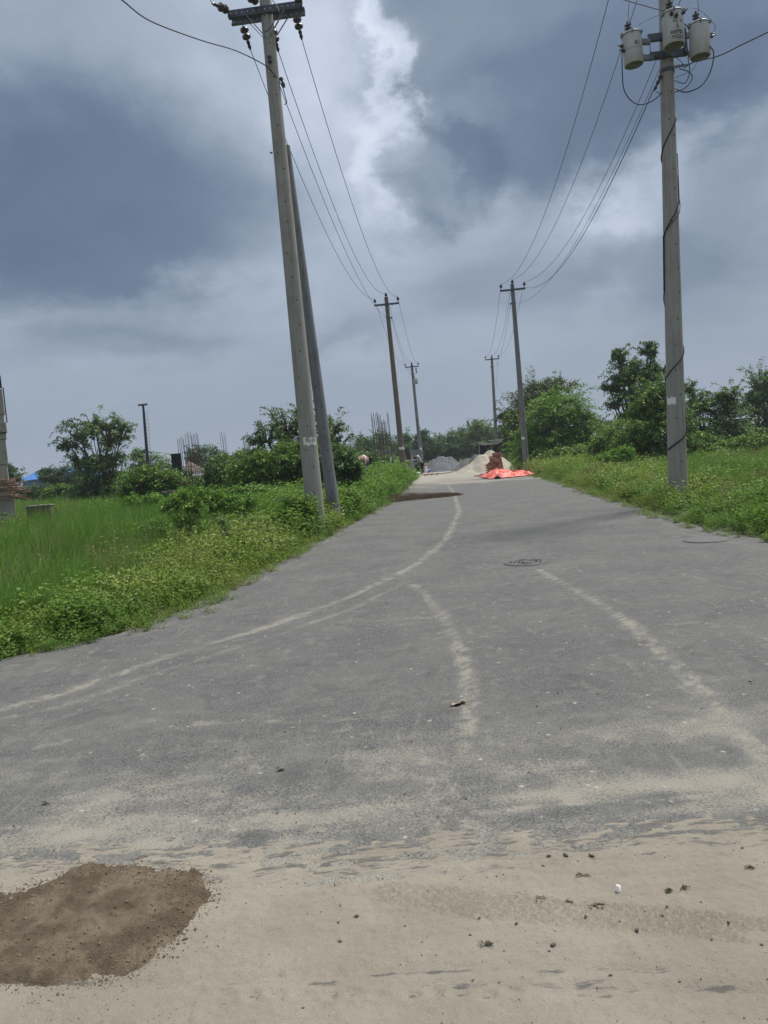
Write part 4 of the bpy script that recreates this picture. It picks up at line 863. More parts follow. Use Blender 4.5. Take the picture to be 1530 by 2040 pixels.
def weed(col, k, n, h, spread, leaf, m, m2, seed, flowers=0):
    g = np.random.default_rng(seed); B = []; D = []; Ls = []; TI = []
    st = MB()
    for i in range(n):
        b = np.array([*(g.normal(0, spread * .5, 2)), 0]); top = b + np.array([*(g.normal(0, spread * .55, 2)), h * g.uniform(.6, 1.1)])
        st.tube([b, (b + top) / 2 + g.normal(0, .01, 3), top], [.0022, .0018, .001], 3, cap=False)
        m_ = int(g.integers(9, 15))
        for j in range(m_):
            u = .25 + .75 * j / m_; c = b + (top - b) * u; a = g.uniform(0, 2 * pi)
            B.append(c + g.normal(0, .012, 3)); D.append([cos(a), sin(a), g.uniform(-.25, .5)]); Ls.append(leaf * g.uniform(.6, 1.4)); TI.append(np.clip(g.normal(.25 + .4 * u, .2), 0, 1))
    B = np.array(B); D = np.array(D); Ls = np.array(Ls); V, Fq = leaves(B, D, np.array([0, 0, 1.0]) + g.normal(0, .35, B.shape), Ls, Ls * .6)
    V = list(map(tuple, V)); Fq = [list(f) for f in Fq]; TI = list(np.repeat(TI, 4)); mi = [0] * len(Fq)
    k0 = len(V); V += st.v; Fq += [[k0 + q for q in f] for f in st.f]; TI += [.1] * len(st.v); mi += [0] * len(st.f)
    for i in range(flowers):
        c = np.array([*(g.normal(0, spread * .6, 2)), h * g.uniform(.8, 1.15)]); s_ = .0055; k0 = len(V)
        for j in range(4): a = j * pi / 2 + g.uniform(0, .4); V.append(tuple(c + [cos(a) * s_, sin(a) * s_, g.uniform(-.003, .003)])); TI.append(.5)
        Fq.append([k0, k0 + 1, k0 + 2, k0 + 3]); mi.append(1)
    me = bpy.data.meshes.new(f'{k}_{seed:02d}'); me.from_pydata(V, [], Fq); me.polygons.foreach_set('material_index', mi)
    a = me.attributes.new('tint', 'FLOAT', 'POINT'); a.data.foreach_set('value', np.array(TI, np.float32)); me.materials.append(m); me.materials.append(m2)
    o = bpy.data.objects.new(me.name, me); col.objects.link(o)
m_grass = leafmat('grass_blades', (0.059, 0.137, 0.019), (0.192, 0.333, 0.062), .4, .55, inst=True, big=(.45, .53, (0.170, 0.235, 0.059)))
m_dry = leafmat('dry_grass_blades', (.20, .18, .10), (.34, .31, .19), .3, .7, inst=True)
m_weed = leafmat('weed_leaves', (0.086, 0.150, 0.022), (0.360, 0.430, 0.105), .4, .5, inst=True, big=(.55, .52, (0.245, 0.225, 0.080)))
m_weed2 = leafmat('lush_weed_leaves', (0.062, 0.140, 0.022), (0.262, 0.390, 0.085), .4, .5, inst=True)
m_flower = simple('pale_flower', (.42, .43, .24), .8, .2, 50, bmp=0)
cols_ = {}
for nm in ('meadow', 'fine', 'herb', 'lush', 'dry'):
    cols_[nm] = bpy.data.collections.new('template_' + nm)
for s in range(4): blade_tuft(cols_['meadow'], 'meadow', 34, .62, .10, .0042, .42, m_grass, s)
for s in range(3): blade_tuft(cols_['fine'], 'fine', 30, .26, .07, .0034, .8, m_grass, s + 10)
for s in range(5): weed(cols_['herb'], 'herb', 13, .33, .17, .036, m_weed, m_flower, s, 7)
for s in range(4): weed(cols_['lush'], 'lush', 15, .42, .17, .046, m_weed2, m_flower, s + 20, 1)
for s in range(3): blade_tuft(cols_['dry'], 'dry', 14, .75, .07, .0030, .35, m_dry, s + 30)
cols_['stalk'] = bpy.data.collections.new('template_stalk'); m_stalk = leafmat('reddish_weed', (.11, .10, .035), (.27, .27, .10), .3, .6, inst=True)
for s in range(4): weed(cols_['stalk'], 'stalk', 9, .52, .16, .030, m_stalk, m_flower, s + 50, 4)
def scatter_nodes():
    ng = bpy.data.node_groups.new('scatter', 'GeometryNodeTree'); ng.interface.new_socket('Geometry', in_out='INPUT', socket_type='NodeSocketGeometry')
    ng.interface.new_socket('Collection', in_out='INPUT', socket_type='NodeSocketCollection'); ng.interface.new_socket('Geometry', in_out='OUTPUT', socket_type='NodeSocketGeometry')
    N = ng.nodes; gi = N.new('NodeGroupInput'); go = N.new('NodeGroupOutput'); ci = N.new('GeometryNodeCollectionInfo'); ci.inputs['Separate Children'].default_value = True; ci.inputs['Reset Children'].default_value = True
    ip = N.new('GeometryNodeInstanceOnPoints'); ip.inputs['Pick Instance'].default_value = True
    def at(nm, ty): a = N.new('GeometryNodeInputNamedAttribute'); a.data_type = ty; a.inputs['Name'].default_value = nm; return a.outputs['Attribute']
    er = N.new('FunctionNodeEulerToRotation'); K = ng.links
    K.new(gi.outputs[0], ip.inputs['Points']); K.new(gi.outputs[1], ci.inputs['Collection']); K.new(ci.outputs[0], ip.inputs['Instance'])
    K.new(at('pick', 'INT'), ip.inputs['Instance Index']); K.new(at('rot', 'FLOAT_VECTOR'), er.inputs[0]); K.new(er.outputs[0], ip.inputs['Rotation'])
    K.new(at('scl', 'FLOAT_VECTOR'), ip.inputs['Scale']); K.new(ip.outputs[0], go.inputs[0]); return ng, [s.identifier for s in ng.interface.items_tree if s.name == 'Collection'][0]
NG, COLID = scatter_nodes()
def scatter(name, P, sc, col, label, cat, seed, tilt=.18, zs=None):
    g = np.random.default_rng(seed); n = len(P); me = bpy.data.meshes.new(name); me.vertices.add(n)
    zz = zs if zs is not None else np.zeros(n); me.vertices.foreach_set('co', np.column_stack([P, zz - .02]).astype(np.float32).ravel())
    a = me.attributes.new('pick', 'INT', 'POINT'); a.data.foreach_set('value', g.integers(0, len(col.objects), n).astype(np.int32))
    a = me.attributes.new('rot', 'FLOAT_VECTOR', 'POINT'); a.data.foreach_set('vector', np.column_stack([g.normal(0, tilt, n), g.normal(0, tilt, n), g.uniform(0, 2 * pi, n)]).astype(np.float32).ravel())
    s = sc * g.uniform(.75, 1.3, n); w_ = s * g.uniform(.9, 1.25, n)
    a = me.attributes.new('scl', 'FLOAT_VECTOR', 'POINT'); a.data.foreach_set('vector', np.column_stack([w_, w_, s]).astype(np.float32).ravel()); me.update()
    o = bpy.data.objects.new(name, me); C.objects.link(o); md = o.modifiers.new('scatter', 'NODES'); md.node_group = NG; md[COLID] = col
    return tag(o, label, cat, kind='stuff')
def points(poly, ymin, ymax, dens, seed, margin=2.5, side=None):
    g = np.random.default_rng(seed); out = []
    for y0 in np.arange(ymin, ymax, 1.0):
        y1 = min(y0 + 1.0, ymax); xl, xr = -(.56 * y1 + margin), .56 * y1 + margin; n = int((xr - xl) * (y1 - y0) * dens)
        out.append(np.column_stack([g.uniform(xl, xr, n), g.uniform(y0, y1, n)]))
    P = np.vstack(out); return P[inpoly(P, poly)]
def edge_d(P, E): return pdist(P, E)[0]
POLES_XY = [np.array(q.base[:2]) for q in (L1, STUB, R1)]
def clear(P, *a):
    k = np.ones(len(P), bool)
    for c in POLES_XY: k &= np.linalg.norm(P - c, axis=1) > .16
    return P[k]
# left: verge weeds along the road, meadow grass beyond
def hgt(P, dE):                                         # taller growth away from the edge and further up the road
    e = np.clip(dE / .5, .36, 1); return e * (1.12 + .50 * snoise(P, .9, 71, 3))
Pn = []
for (a_, b_, dn_) in ((4.5, 12, 34), (12, 22, 22), (22, 38, 11), (38, 75, 4.5)): Pn.append(points(LEFT_POLY, a_, b_, dn_, 80 + int(a_)))
Pn = clear(np.vstack(Pn)); dE = edge_d(Pn, EL2)
far_k = np.interp(Pn[:, 1], [5, 12, 15, 22, 34, 44, 52, 60], [.85, 1.05, 1.3, 1.5, 2.1, 2.5, 1.6, .8])
vw = np.interp(Pn[:, 1], [5, 9, 14, 20, 30, 60], [1.5, 1.9, 2.6, 3.2, 6, 9])       # width of the verge band
nzp = snoise(Pn, 1.6, 72, 3); inb = dE < vw * (1 + .5 * nzp)
keep = inb & (nzp + RNG.uniform(-.7, .7, len(Pn)) > -.75)
lush = (Pn[:, 1] > 19) | (snoise(Pn, 2.2, 73, 2) > .35)
k = keep & ~lush; scatter('weeds', Pn[k], hgt(Pn, dE)[k] * far_k[k] ** .8, cols_['herb'], 'yellow green weeds with tiny pale flowers along the left road edge', 'weeds', 1)
k = keep & lush; scatter('weeds', Pn[k], hgt(Pn, dE)[k] * far_k[k] ** .9, cols_['lush'], 'lush bright green weeds of the far left verge around the stained pole', 'weeds', 2)
Pf = points(LEFT_POLY, 4.5, 24, 26, 91); dE = edge_d(Pf, EL2); k = (dE < 2.2) & (snoise(Pf, .8, 74, 2) > -.25); scatter('grass', Pf[k], np.clip(dE[k] / .5, .45, 1.15) * (1 + .2 * snoise(Pf[k], .5, 75)), cols_['fine'], 'short arching grass mixed into the left verge', 'grass', 3, .3)
Pg = []
for (a_, b_, dn_) in ((4.5, 12, 24), (12, 22, 18), (22, 40, 11), (40, 80, 3.5)): Pg.append(points(LEFT_POLY, a_, b_, dn_, 100 + int(a_), 4))
Pg = np.vstack(Pg); dE = edge_d(Pg, EL2); vw = np.interp(Pg[:, 1], [5, 9, 14, 20, 30, 60], [1.1, 1.5, 2.2, 2.8, 5.5, 9])
k = dE > vw * (1 + .4 * snoise(Pg, 1.4, 72, 3)); Pg = Pg[k]
scatter('grass', Pg, (1 + .55 * snoise(Pg, 1.3, 76, 3)) * np.interp(Pg[:, 1], [5, 20, 40, 80], [.95, 1.05, 1.2, 1.6]), cols_['meadow'], 'tall green meadow grass filling the left field', 'grass', 4)
Pd = points(LEFT_POLY, 7, 55, 3.0, 120, 3); dE = edge_d(Pd, EL2); k = (dE > 1.6) & ((snoise(Pd, 1.5, 77, 2) > -.05) | (np.abs(Pd[:, 0] + 3.6) < .9) & (np.abs(Pd[:, 1] - 22) < 3)); scatter('dry_grass', Pd[k], np.full(k.sum(), 1.1), cols_['dry'], 'pale dry grass stalks standing in the left field', 'grass', 5)
# right side
Pn = []
for (a_, b_, dn_) in ((8.5, 14, 36), (14, 24, 22), (24, 40, 10), (40, 75, 4)): Pn.append(points(RIGHT_POLY, a_, b_, dn_, 130 + int(a_)))
Pn = clear(np.vstack(Pn)); dE = edge_d(Pn, ER2); nzp = snoise(Pn, 1.5, 82, 3); vw = np.interp(Pn[:, 1], [9, 17, 25, 60], [3.2, 3.0, 3.4, 5])
far_k = np.interp(Pn[:, 1], [9, 14, 24, 44, 75], [.8, .9, 1.3, 2.2, 2.6]); keep = (dE < vw * (1 + .4 * nzp)) & (nzp + RNG.uniform(-.7, .7, len(Pn)) > -.8); lush = snoise(Pn, 2.0, 83, 2) > .2
k = keep & ~lush; scatter('weeds', Pn[k], np.clip(dE[k] / .8, .30, 1) * far_k[k] ** .8 * (1.25 + .7 * snoise(Pn[k], .9, 87, 3)), cols_['herb'], 'yellowish creeping weeds along the right road edge', 'weeds', 6)
k = keep & lush; scatter('weeds', Pn[k], np.clip(dE[k] / .8, .30, 1) * far_k[k] ** .8 * (1.05 + .7 * snoise(Pn[k], .9, 87, 3)), cols_['lush'], 'darker leafy weeds round the foot of the right pole', 'weeds', 7)
Pg = []
for (a_, b_, dn_) in ((9, 16, 18), (16, 26, 16), (26, 44, 9), (44, 80, 3)): Pg.append(points(RIGHT_POLY, a_, b_, dn_, 150 + int(a_), 4))
Pg = np.vstack(Pg); dE = edge_d(Pg, ER2); vw = np.interp(Pg[:, 1], [9, 17, 25, 60], [2.6, 2.3, 2.6, 4]); Pg = Pg[dE > vw * (1 + .4 * snoise(Pg, 1.5, 82, 3))]
scatter('grass', Pg, (1 + .25 * snoise(Pg, 1.2, 86, 3)) * np.interp(Pg[:, 1], [5, 20, 40, 80], [.9, 1.0, 1.25, 1.6]), cols_['meadow'], 'tall green grass behind the right verge', 'grass', 8)
Pd = points(RIGHT_POLY, 12, 50, 1.0, 170, 3); dE = edge_d(Pd, ER2); k = dE > 2; scatter('dry_grass', Pd[k], np.full(k.sum(), 1.0), cols_['dry'], 'pale dry grass stalks standing behind the right verge', 'grass', 9)

# scrub bands that close the view at the back of the fields
G8 = 'scrub behind the left field'
for i, (px_, py_, rx_, ry_, Y, nt, lm, lb) in enumerate([(75, 980, 30, 12, 60, 90, 'far', 'low scrub below the blue roofed shed'), (130, 978, 34, 14, 56, 100, 'mid', 'low scrub left of the feathery tree'), (250, 960, 30, 22, 50, 120, 'mid', 'scrub between the feathery tree and the mast'),
        (345, 950, 34, 18, 58, 120, 'far', 'dark scrub around the formwork box'), (395, 962, 40, 14, 50, 110, 'mid', 'scrub in front of the rusty tin hut'), (455, 930, 36, 18, 62, 110, 'far', 'scrub right of the round dark tree'),
        (500, 915, 34, 20, 55, 110, 'mid', 'scrub below the two far rebar cages'), (720, 920, 30, 20, 52, 110, 'dark', 'dark scrub behind the concrete mixer'), (755, 925, 40, 14, 60, 90, 'mid', 'scrub at the foot of the tall rebar column')]):
    b = np.array([A(px_, py_, Y)[0], Y, 0.0]); tree('shrub', b, [lobe(px_, py_, rx_, ry_, Y, b, nt), lobe(px_ - rx_ * .6, py_ + ry_ * .4, rx_ * .6, ry_ * .7, Y, b, nt // 2), lobe(px_ + rx_ * .6, py_ + ry_ * .3, rx_ * .6, ry_ * .8, Y, b, nt // 2)], lb, 'shrub', lm, leafL=.0035 * Y, per=18, stems=4, trunk=.03, seed=200 + i, group=G8)
G9 = 'scrub behind the right field'
for i, (px_, py_, rx_, ry_, Y, nt, lm, lb) in enumerate([(1070, 900, 30, 20, 52, 120, 'mid', 'scrub round the foot of the slender right pole'), (1140, 905, 50, 14, 46, 150, 'mid', 'low scrub under the bright rounded tree'), (1270, 890, 40, 20, 36, 140, 'dark', 'dark scrub behind the small bright bush'),
        (1330, 880, 26, 26, 33, 90, 'dark', 'dark scrub directly behind the transformer pole'), (1400, 885, 40, 22, 37, 130, 'mid', 'scrub just right of the transformer pole'), (1480, 870, 30, 20, 44, 110, 'mid', 'scrub in front of the grey roadside building'), (1545, 885, 40, 24, 40, 110, 'dark', 'dark scrub at the far right of the view')]):
    b = np.array([A(px_, py_, Y)[0], Y, 0.0]); tree('shrub', b, [lobe(px_, py_, rx_, ry_, Y, b, nt), lobe(px_ - rx_ * .6, py_ + ry_ * .4, rx_ * .6, ry_ * .7, Y, b, nt // 2), lobe(px_ + rx_ * .6, py_ + ry_ * .3, rx_ * .6, ry_ * .8, Y, b, nt // 2)], lb, 'shrub', lm, leafL=.0035 * Y, per=18, stems=4, trunk=.03, seed=230 + i, group=G9)

# mixed taller weeds breaking up both fields
for (poly, E_, y_, seed, lab1, lab2) in ((LEFT_POLY, EL2, 6, 400, 'dark leafy weeds in scattered clumps across the left field', 'wispy tall weeds standing up in the left field'), (RIGHT_POLY, ER2, 10, 420, 'dark leafy weeds in scattered clumps behind the right verge', 'wispy tall weeds standing up behind the right verge')):
    P = points(poly, y_, 46, 5, seed, 3); dE = edge_d(P, E_); q = snoise(P, 1.4, seed, 3); k = (dE > 1.2) & (q > (.32 if poly is LEFT_POLY else .08)); scatter('weeds', P[k], (.95 + 1.1 * np.clip(q[k], 0, 1)) * np.interp(P[k][:, 1], [6, 20, 46], [.9, 1.1, 1.2]), cols_['lush'], lab1, 'weeds', seed + 1)
    q = snoise(P, 1.8, seed + 5, 3); k = (dE > 1.0) & (q > (.34 if poly is LEFT_POLY else -.05)); scatter('weeds', P[k], (1.0 + .7 * np.clip(q[k], 0, 1)) * np.interp(P[k][:, 1], [6, 20, 46], [.9, 1.05, 1.15]), cols_['stalk'], lab2, 'weeds', seed + 2)
# stragglers creeping over the asphalt edge
for (E_, seed, lab) in ((EL2, 440, 'stragglers creeping over the left asphalt edge'), (ER2, 441, 'stragglers creeping over the right asphalt edge')):
    g = np.random.default_rng(seed); P = np.vstack([E_[i] + (E_[i + 1] - E_[i]) * g.uniform(0, 1, (max(1, int(9 * np.linalg.norm(E_[i + 1] - E_[i]))), 1)) for i in range(2, len(E_) - 1)]); P = P + g.normal(0, .10, P.shape); P = P[(P[:, 1] < 42) & (snoise(P, .5, seed, 2) > -.1)]
    scatter('weeds', P, .42 * g.uniform(.5, 1.3, len(P)), cols_['herb'], lab, 'weeds', seed, .35)

# ------------------------------------------------------------------ things
# floodlight mast
m_dkmetal = simple('dark_mast_steel', (.035, .042, .052), .55, .3, 8, .5, bmp=0)
Y = 70; tp = Vector(A(285, 806, Y)); bt = Vector(A(295, 930, Y)); d = (tp - bt) / (tp.z - bt.z); bt = bt - d * bt.z
t = thing('floodlight_mast', bt, 'tall thin dark mast with lamp heads and ladder, left background', 'floodlight mast')
mb = MB(); mb.tube([bt, bt + d * tp.z], [.20, .10], 12); mb.build('pole', m_dkmetal, t, bt)
mb = MB(); mb.bar(tp - Vector((.42, 0, .0)), tp + Vector((.42, 0, .06)), .06, .06); mb.build('head_frame', m_dkmetal, t, bt)
for q in (-.34, -.12, .12, .34):
    mb = MB(); mb.box(tp + Vector((q, -.08, -.02)), (.17, .2, .13), Matrix.Rotation(.5, 3, 'X')); mb.build('lamp_head', m_dkmetal, t, bt)
mb = MB(); off = Vector((.30, 0, 0))
for q in (0, .22): mb.tube([bt + d * 1 + Vector((.16 + q, 0, 0)), bt + d * (tp.z - .6) + Vector((.11 + q, 0, 0))], .012, 4)
for k in range(int((tp.z - 2) / .33)): z_ = 1.2 + k * .33; mb.tube([bt + d * z_ + Vector((.15, 0, 0)), bt + d * z_ + Vector((.36, 0, 0))], .012, 4)
mb.build('ladder', m_dkmetal, t, bt)

# rebar columns
m_rust = simple('rusty_steel', (.12, .065, .045), .85, .5, 12, .2, col2=(.06, .04, .035))
def rebar(px0, px1, ytop, ybase, Y, n, label, lean=.10, seed=0, depth=.5, thick=.012, jit=12):
    g = random.Random(seed); b0 = Vector(A((px0 + px1) / 2, ybase, Y)); org = Vector((b0.x, Y, 0)); t = thing('rebar_column', org, label, 'rebar cage', 'bundles of bare reinforcing rods')
    for k in range(n):
        u = (k + .5) / n; px_ = px0 + (px1 - px0) * u; tp = Vector(A(px_ - (ybase - ytop) * lean * .0, ytop + g.uniform(0, jit), Y + g.uniform(0, depth))); sl = g.uniform(-.02, .035)
        bt = Vector((tp.x + tp.z * (sl), tp.y, 0)); mb = MB(); mb.tube([bt, bt.lerp(tp, .5) + Vector((g.uniform(-.02, .02), 0, 0)), tp], thick, 5); mb.build('rod', m_rust, t, org)
    w_ = abs(px1 - px0) / F_PX * Y; zt = Vector(A(px0, ytop, Y)).z
    for k in range(int(zt * .55 / .3)):
        z_ = .3 + k * .3; c = org + Vector(((A(px0, ytop, Y)[0] + A(px1, ytop, Y)[0]) / 2 - org.x + .02 * z_, depth / 2, z_)); mb = MB(); h_ = w_ / 2 + .03
        P_ = [c + Vector(q) for q in ((-h_, -depth / 2, 0), (h_, -depth / 2, 0), (h_, depth / 2, 0), (-h_, depth / 2, 0), (-h_, -depth / 2, 0))]; mb.tube(P_, thick * .8, 4); mb.build('tie_ring', m_rust, t, org)
    return t
rebar(738, 774, 820, 920, 50, 16, 'tallest bundle of rusty rods, behind the verge left of the stained pole', seed=1, jit=22, thick=.018)
rebar(352, 370, 864, 940, 40, 6, 'bundle of rods rising out of the black formwork box', seed=2, thick=.014)
rebar(371, 395, 857, 940, 40, 8, 'bundle of rods in front of the rusty tin hut', seed=3, thick=.014)
rebar(437, 450, 859, 915, 55, 5, 'thin bundle of rods beside the round dark tree', seed=4, thick=.013)
rebar(482, 498, 860, 910, 50, 7, 'bundle of rods just left of the airy tree', seed=5, thick=.015)
rebar(506, 518, 862, 910, 50, 4, 'few rods half hidden in the left edge of the airy tree', seed=6, thick=.012)
# formwork box round a column foot
m_black = simple('dark_plywood', (.022, .023, .028), .75, .4, 8)
o3 = Vector(A(355, 960, 39.3)); o3.z = 0; t = thing('formwork_box', o3, 'upright black formwork box round the rods left of the tin hut', 'formwork')
zb, zt_ = A(355, 937, 39.3)[2], A(355, 903, 39.3)[2]; mb = MB(); wd = 17 / F_PX * 39.3
for q in (-1, 0, 1): mb.box(o3 + Vector((q * wd / 3, 0, (zb + zt_) / 2)), (wd / 3 - .02, .03, zt_ - zb))
mb.box(o3 + Vector((0, .28, (zb + zt_) / 2)), (wd, .03, zt_ - zb)); mb.box(o3 + Vector((wd / 2, .14, (zb + zt_) / 2)), (.03, .25, zt_ - zb)); mb.box(o3 + Vector((-wd / 2, .14, (zb + zt_) / 2)), (.03, .25, zt_ - zb)); mb.build('panel', m_black, t, o3)
for z_ in (zb + .1, (zb + zt_) / 2, zt_ - .05): mb = MB(); mb.box(o3 + Vector((0, -.05, z_)), (wd + .12, .06, .06)); mb.build('clamp', m_dkmetal, t, o3)
for q in (-1, 1): mb = MB(); mb.bar(o3 + Vector((q * wd * .4, 0, 0)), o3 + Vector((q * wd * .4, 0, zb)), .05, .05, (0, 1, 0)); mb.build('prop', m_dkmetal, t, o3)
# tin hut
m_tin = simple('rusty_tin', (.17, .13, .12), .75, .3, 5, col2=(.13, .085, .07))
hc = Vector(A(385, 950, 58)); hc.z = 0; t = thing('tin_hut', hc, 'small hut with sloping rusty tin roof behind the rods', 'hut')
k_ = 58 / F_PX; mb = MB(); ze, zr = A(385, 943, 58)[2], A(372, 918, 58)[2]; xl, xr, xp = -26 * k_, 22 * k_, -14 * k_
mb.add([hc + Vector(q) for q in ((xl, 0, ze - .1), (xp, 1.2, zr), (xr, 0, ze), (xl, 2.4, ze - .1), (xr, 2.4, ze))], [(0, 2, 1), (0, 1, 3), (1, 4, 3), (1, 2, 4)]); mb.build('roof', m_tin, t, hc)
mb = MB(); mb.box(hc + Vector(((xl + xr) / 2, 1.2, (ze - .2) / 2)), (xr - xl - .3, 2.0, ze - .2)); mb.build('wall', m_black, t, hc)
# concrete stub with plank
stb = Vector(A(345, 995, 30)); stb.z = 0; t = thing('column_stub', stb, 'pale concrete column stub topped by a plank, in front of the rods', 'concrete stub')
zt_ = A(345, 980, 30)[2]; mb = MB(); mb.box(stb + Vector((0, 0, zt_ / 2)), (.24, .24, zt_)); mb.build('shaft', m_conc, t, stb)
mb = MB(); mb.box(stb + Vector((-.08, 0, zt_ + .03)), (.65, .3, .05)); mb.build('plank', simple('weathered_board', (.24, .21, .17), .9, .4, 9), t, stb)

# left edge: concrete column of a building site, with formwork collar and a stack of bamboo
Y = 25; tp = Vector(A(1, 775, Y)); bt = Vector(A(15, 985, Y)); d = (tp - bt) / (tp.z - bt.z); org = bt - d * bt.z
m_pc = concrete('pale_column_concrete', (.36, .34, .30), (.27, .25, .21), (.22, .20, .17)); m_board = simple('grey_board', (.30, .28, .25), .9, .4, 12)
t = thing('concrete_column', org, 'half finished concrete column at the left edge of the view', 'column'); R_ = Matrix.Rotation(radians(24), 3, 'Z')
mb = MB(); 
for k in range(6):
    z0, z1 = k * tp.z / 6, (k + 1) * tp.z / 6 - .012; c = org + d * (z0 + z1) / 2; mb.box(c - Vector((.13, 0, 0)), (.36 + .003 * (k % 2), .36 + .003 * (k % 2), z1 - z0), R_)
mb.build('shaft', m_pc, t, org)
zc0, zc1 = A(10, 861, Y)[2], A(10, 842, Y)[2]; mb = MB(); mb.box(org + d * (zc0 + zc1) / 2 - Vector((.13, 0, 0)), (.44, .44, zc1 - zc0), R_); mb.build('collar', m_board, t, org)
mb = MB(); c = org + d * (zc0 - .02) - Vector((.13, 0, 0)); mb.bar(c + Vector((-.3, -.3, 0)), c + Vector((.33, -.22, -.02)), .03, .03); mb.build('clamp', m_dkmetal, t, org)
zf0, zf1 = A(5, 771, Y)[2], A(5, 747, Y)[2]; mb = MB(); mb.box(org + d * (zf0 + zf1) / 2 - Vector((.20, 0, 0)), (.42, .42, zf1 - zf0), R_); mb.build('formwork', m_black, t, org)
mb = MB(); mb.tube([Vector(A(6, 772, Y - .3)), Vector(A(14, 842, Y - .3))], .018, 6); mb.build('strut', m_dkmetal, t, org)
ped = Vector(A(20, 1010, Y)); ped.z = 0; zp_ = A(20, 994, Y)[2]
mb = MB(); mb.box(ped + Vector((.02, 0, zp_ / 2)), (.26, .26, zp_), R_); o_ = mb.build('column_stub', m_pc, None, ped); tag(o_, 'short grey concrete stub under the bamboo stack at the left edge', 'concrete stub')
m_bam = simple('old_bamboo', (.30, .20, .145), .75, .45, 8, col2=(.16, .10, .075)); g = random.Random(4)
for k in range(66):
    r_ = k // 8; zz = zp_ + .06 + r_ * .085 + g.uniform(-.02, .03); xr_ = A(48, 980, Y)[0] + g.uniform(-.35, .12) - max(0, r_ - 3) * .06; y_ = Y - .35 + (k % 8) * .11; a_ = Vector((xr_ - 2.6, y_ + g.uniform(-.3, .3), zz + g.uniform(-.05, .12))); b_ = Vector((xr_, y_ + g.uniform(-.1, .1), zz + g.uniform(-.07, .04) - (.16 if k in (14, 21) else 0)))
    mb = MB(); pts = [a_.lerp(b_, q) + Z3 * .02 * sin(q * 9 + k) for q in np.linspace(0, 1, 7)]; mb.tube(pts, [.026, .025, .024, .022, .021, .019, .017], 6); o_ = mb.build('bamboo_pole', m_bam, None, b_); tag(o_, 'brown bamboo pole in the untidy stack at the left edge', 'bamboo pole', 'bamboo poles stacked at the left edge')
lw = Vector(A(81, 1025, 24)); lw.z = 0; zl = A(81, 1008, 24)[2]
m_brickw = simple('mossy_brick', (.15, .12, .07), .95, .4, 14, col2=(.10, .10, .05))
t = thing('low_wall', lw, 'low mossy brick wall corner in the left grass', 'wall'); mb = MB(); mb.box(lw + Vector((0, 0, zl / 2)), (.78, .25, zl)); mb.build('brickwork', m_brickw, t, lw)
mb = MB(); mb.box(lw + Vector((0, 0, zl + .018)), (.82, .29, .035)); mb.build('coping', m_board, t, lw)
# blue roofed shed far left
Y = 100; sc_ = Vector(A(100, 985, Y)); sc_.z = 0; m_blue = simple('blue_sheet_metal', (.06, .17, .42), .5, .25, 3, bmp=0, col2=(.10, .26, .55))
t = thing('blue_roofed_shed', sc_, 'low shed with bright blue metal roof, far left background', 'shed'); k_ = Y / F_PX; z0, z1 = A(60, 956, Y)[2], A(60, 937, Y)[2]
mb = MB(); xl, xr = -58 * k_, 75 * k_
mb.add([sc_ + Vector(q) for q in ((xl, 0, z0), (xr, 0, z0), (xr - 1, 4, z1), (xl + 1, 4, z1), (xl, 8, z0), (xr, 8, z0))], [(0, 1, 2, 3), (3, 2, 5, 4), (0, 3, 4), (1, 5, 2)])
for k in range(26): q = k / 25; mb.bar(sc_ + Vector((xl + (xr - xl) * q, -.02, z0 + .02)), sc_ + Vector((xl + 1 + (xr - xl - 2) * q, 3.98, z1 + .03)), .05, .05)
mb.build('roof', m_blue, t, sc_); mb = MB(); mb.box(sc_ + Vector(((xl + xr) / 2, 4, (z0 - .05) / 2)), (xr - xl - .5, 7.2, z0 - .05)); mb.build('wall', simple('blue_wall_sheet', (.10, .20, .36), .6, .3, 2), t, sc_)
# grey building on the right and skyline
m_wallg = simple('grey_render', (.34, .33, .33), .9, .2, 2); m_win = simple('dark_window', (.03, .035, .04), .3, .2, 2, bmp=0)
def house(px0, px1, ytop, ybase, Y, label, nm='house', roofc=m_black, wallm=m_wallg):
    b = Vector(A((px0 + px1) / 2, 900, Y)); b.z = 0; wd = (px1 - px0) / F_PX * Y; H = A((px0 + px1) / 2, ytop, Y)[2]; t = thing(nm, b, label, 'building')
    mb = MB(); mb.box(b + Vector((0, 2, H * .42)), (wd, 4, H * .84)); mb.build('wall', wallm, t, b); mb = MB(); mb.box(b + Vector((0, 2, H * .92)), (wd * 1.06, 4.6, H * .155)); mb.build('roof', roofc, t, b)
    for k in range(2): mb = MB(); mb.box(b + Vector((wd * (-.22 + .44 * k), -.01, H * .5)), (wd * .28, .06, H * .28)); mb.build('window', m_win, t, b)
    return t
house(1462, 1500, 833, 850, 80, 'low grey building with dark flat roof glimpsed at the right', 'roadside_building')
house(742, 780, 896, 912, 90, 'low pinkish grey building behind the tall rebar column', 'low_building', m_galvl)
house(820, 842, 896, 906, 96, 'small shed with pale roof by the farthest left pole', 'small_shed', m_galvl)
m_dist = m_wallg
for k, (x0_, x1_, yt) in enumerate([(1196, 1203, 838), (1207, 1212, 842), (1214, 1220, 836)]): house(x0_, x1_, yt, 860, 420, ['slim pale tower block on the skyline, leftmost', 'lowest pale block on the skyline between two others', 'pale tower block on the skyline, rightmost'][k], 'tower_block', m_dist, m_dist)
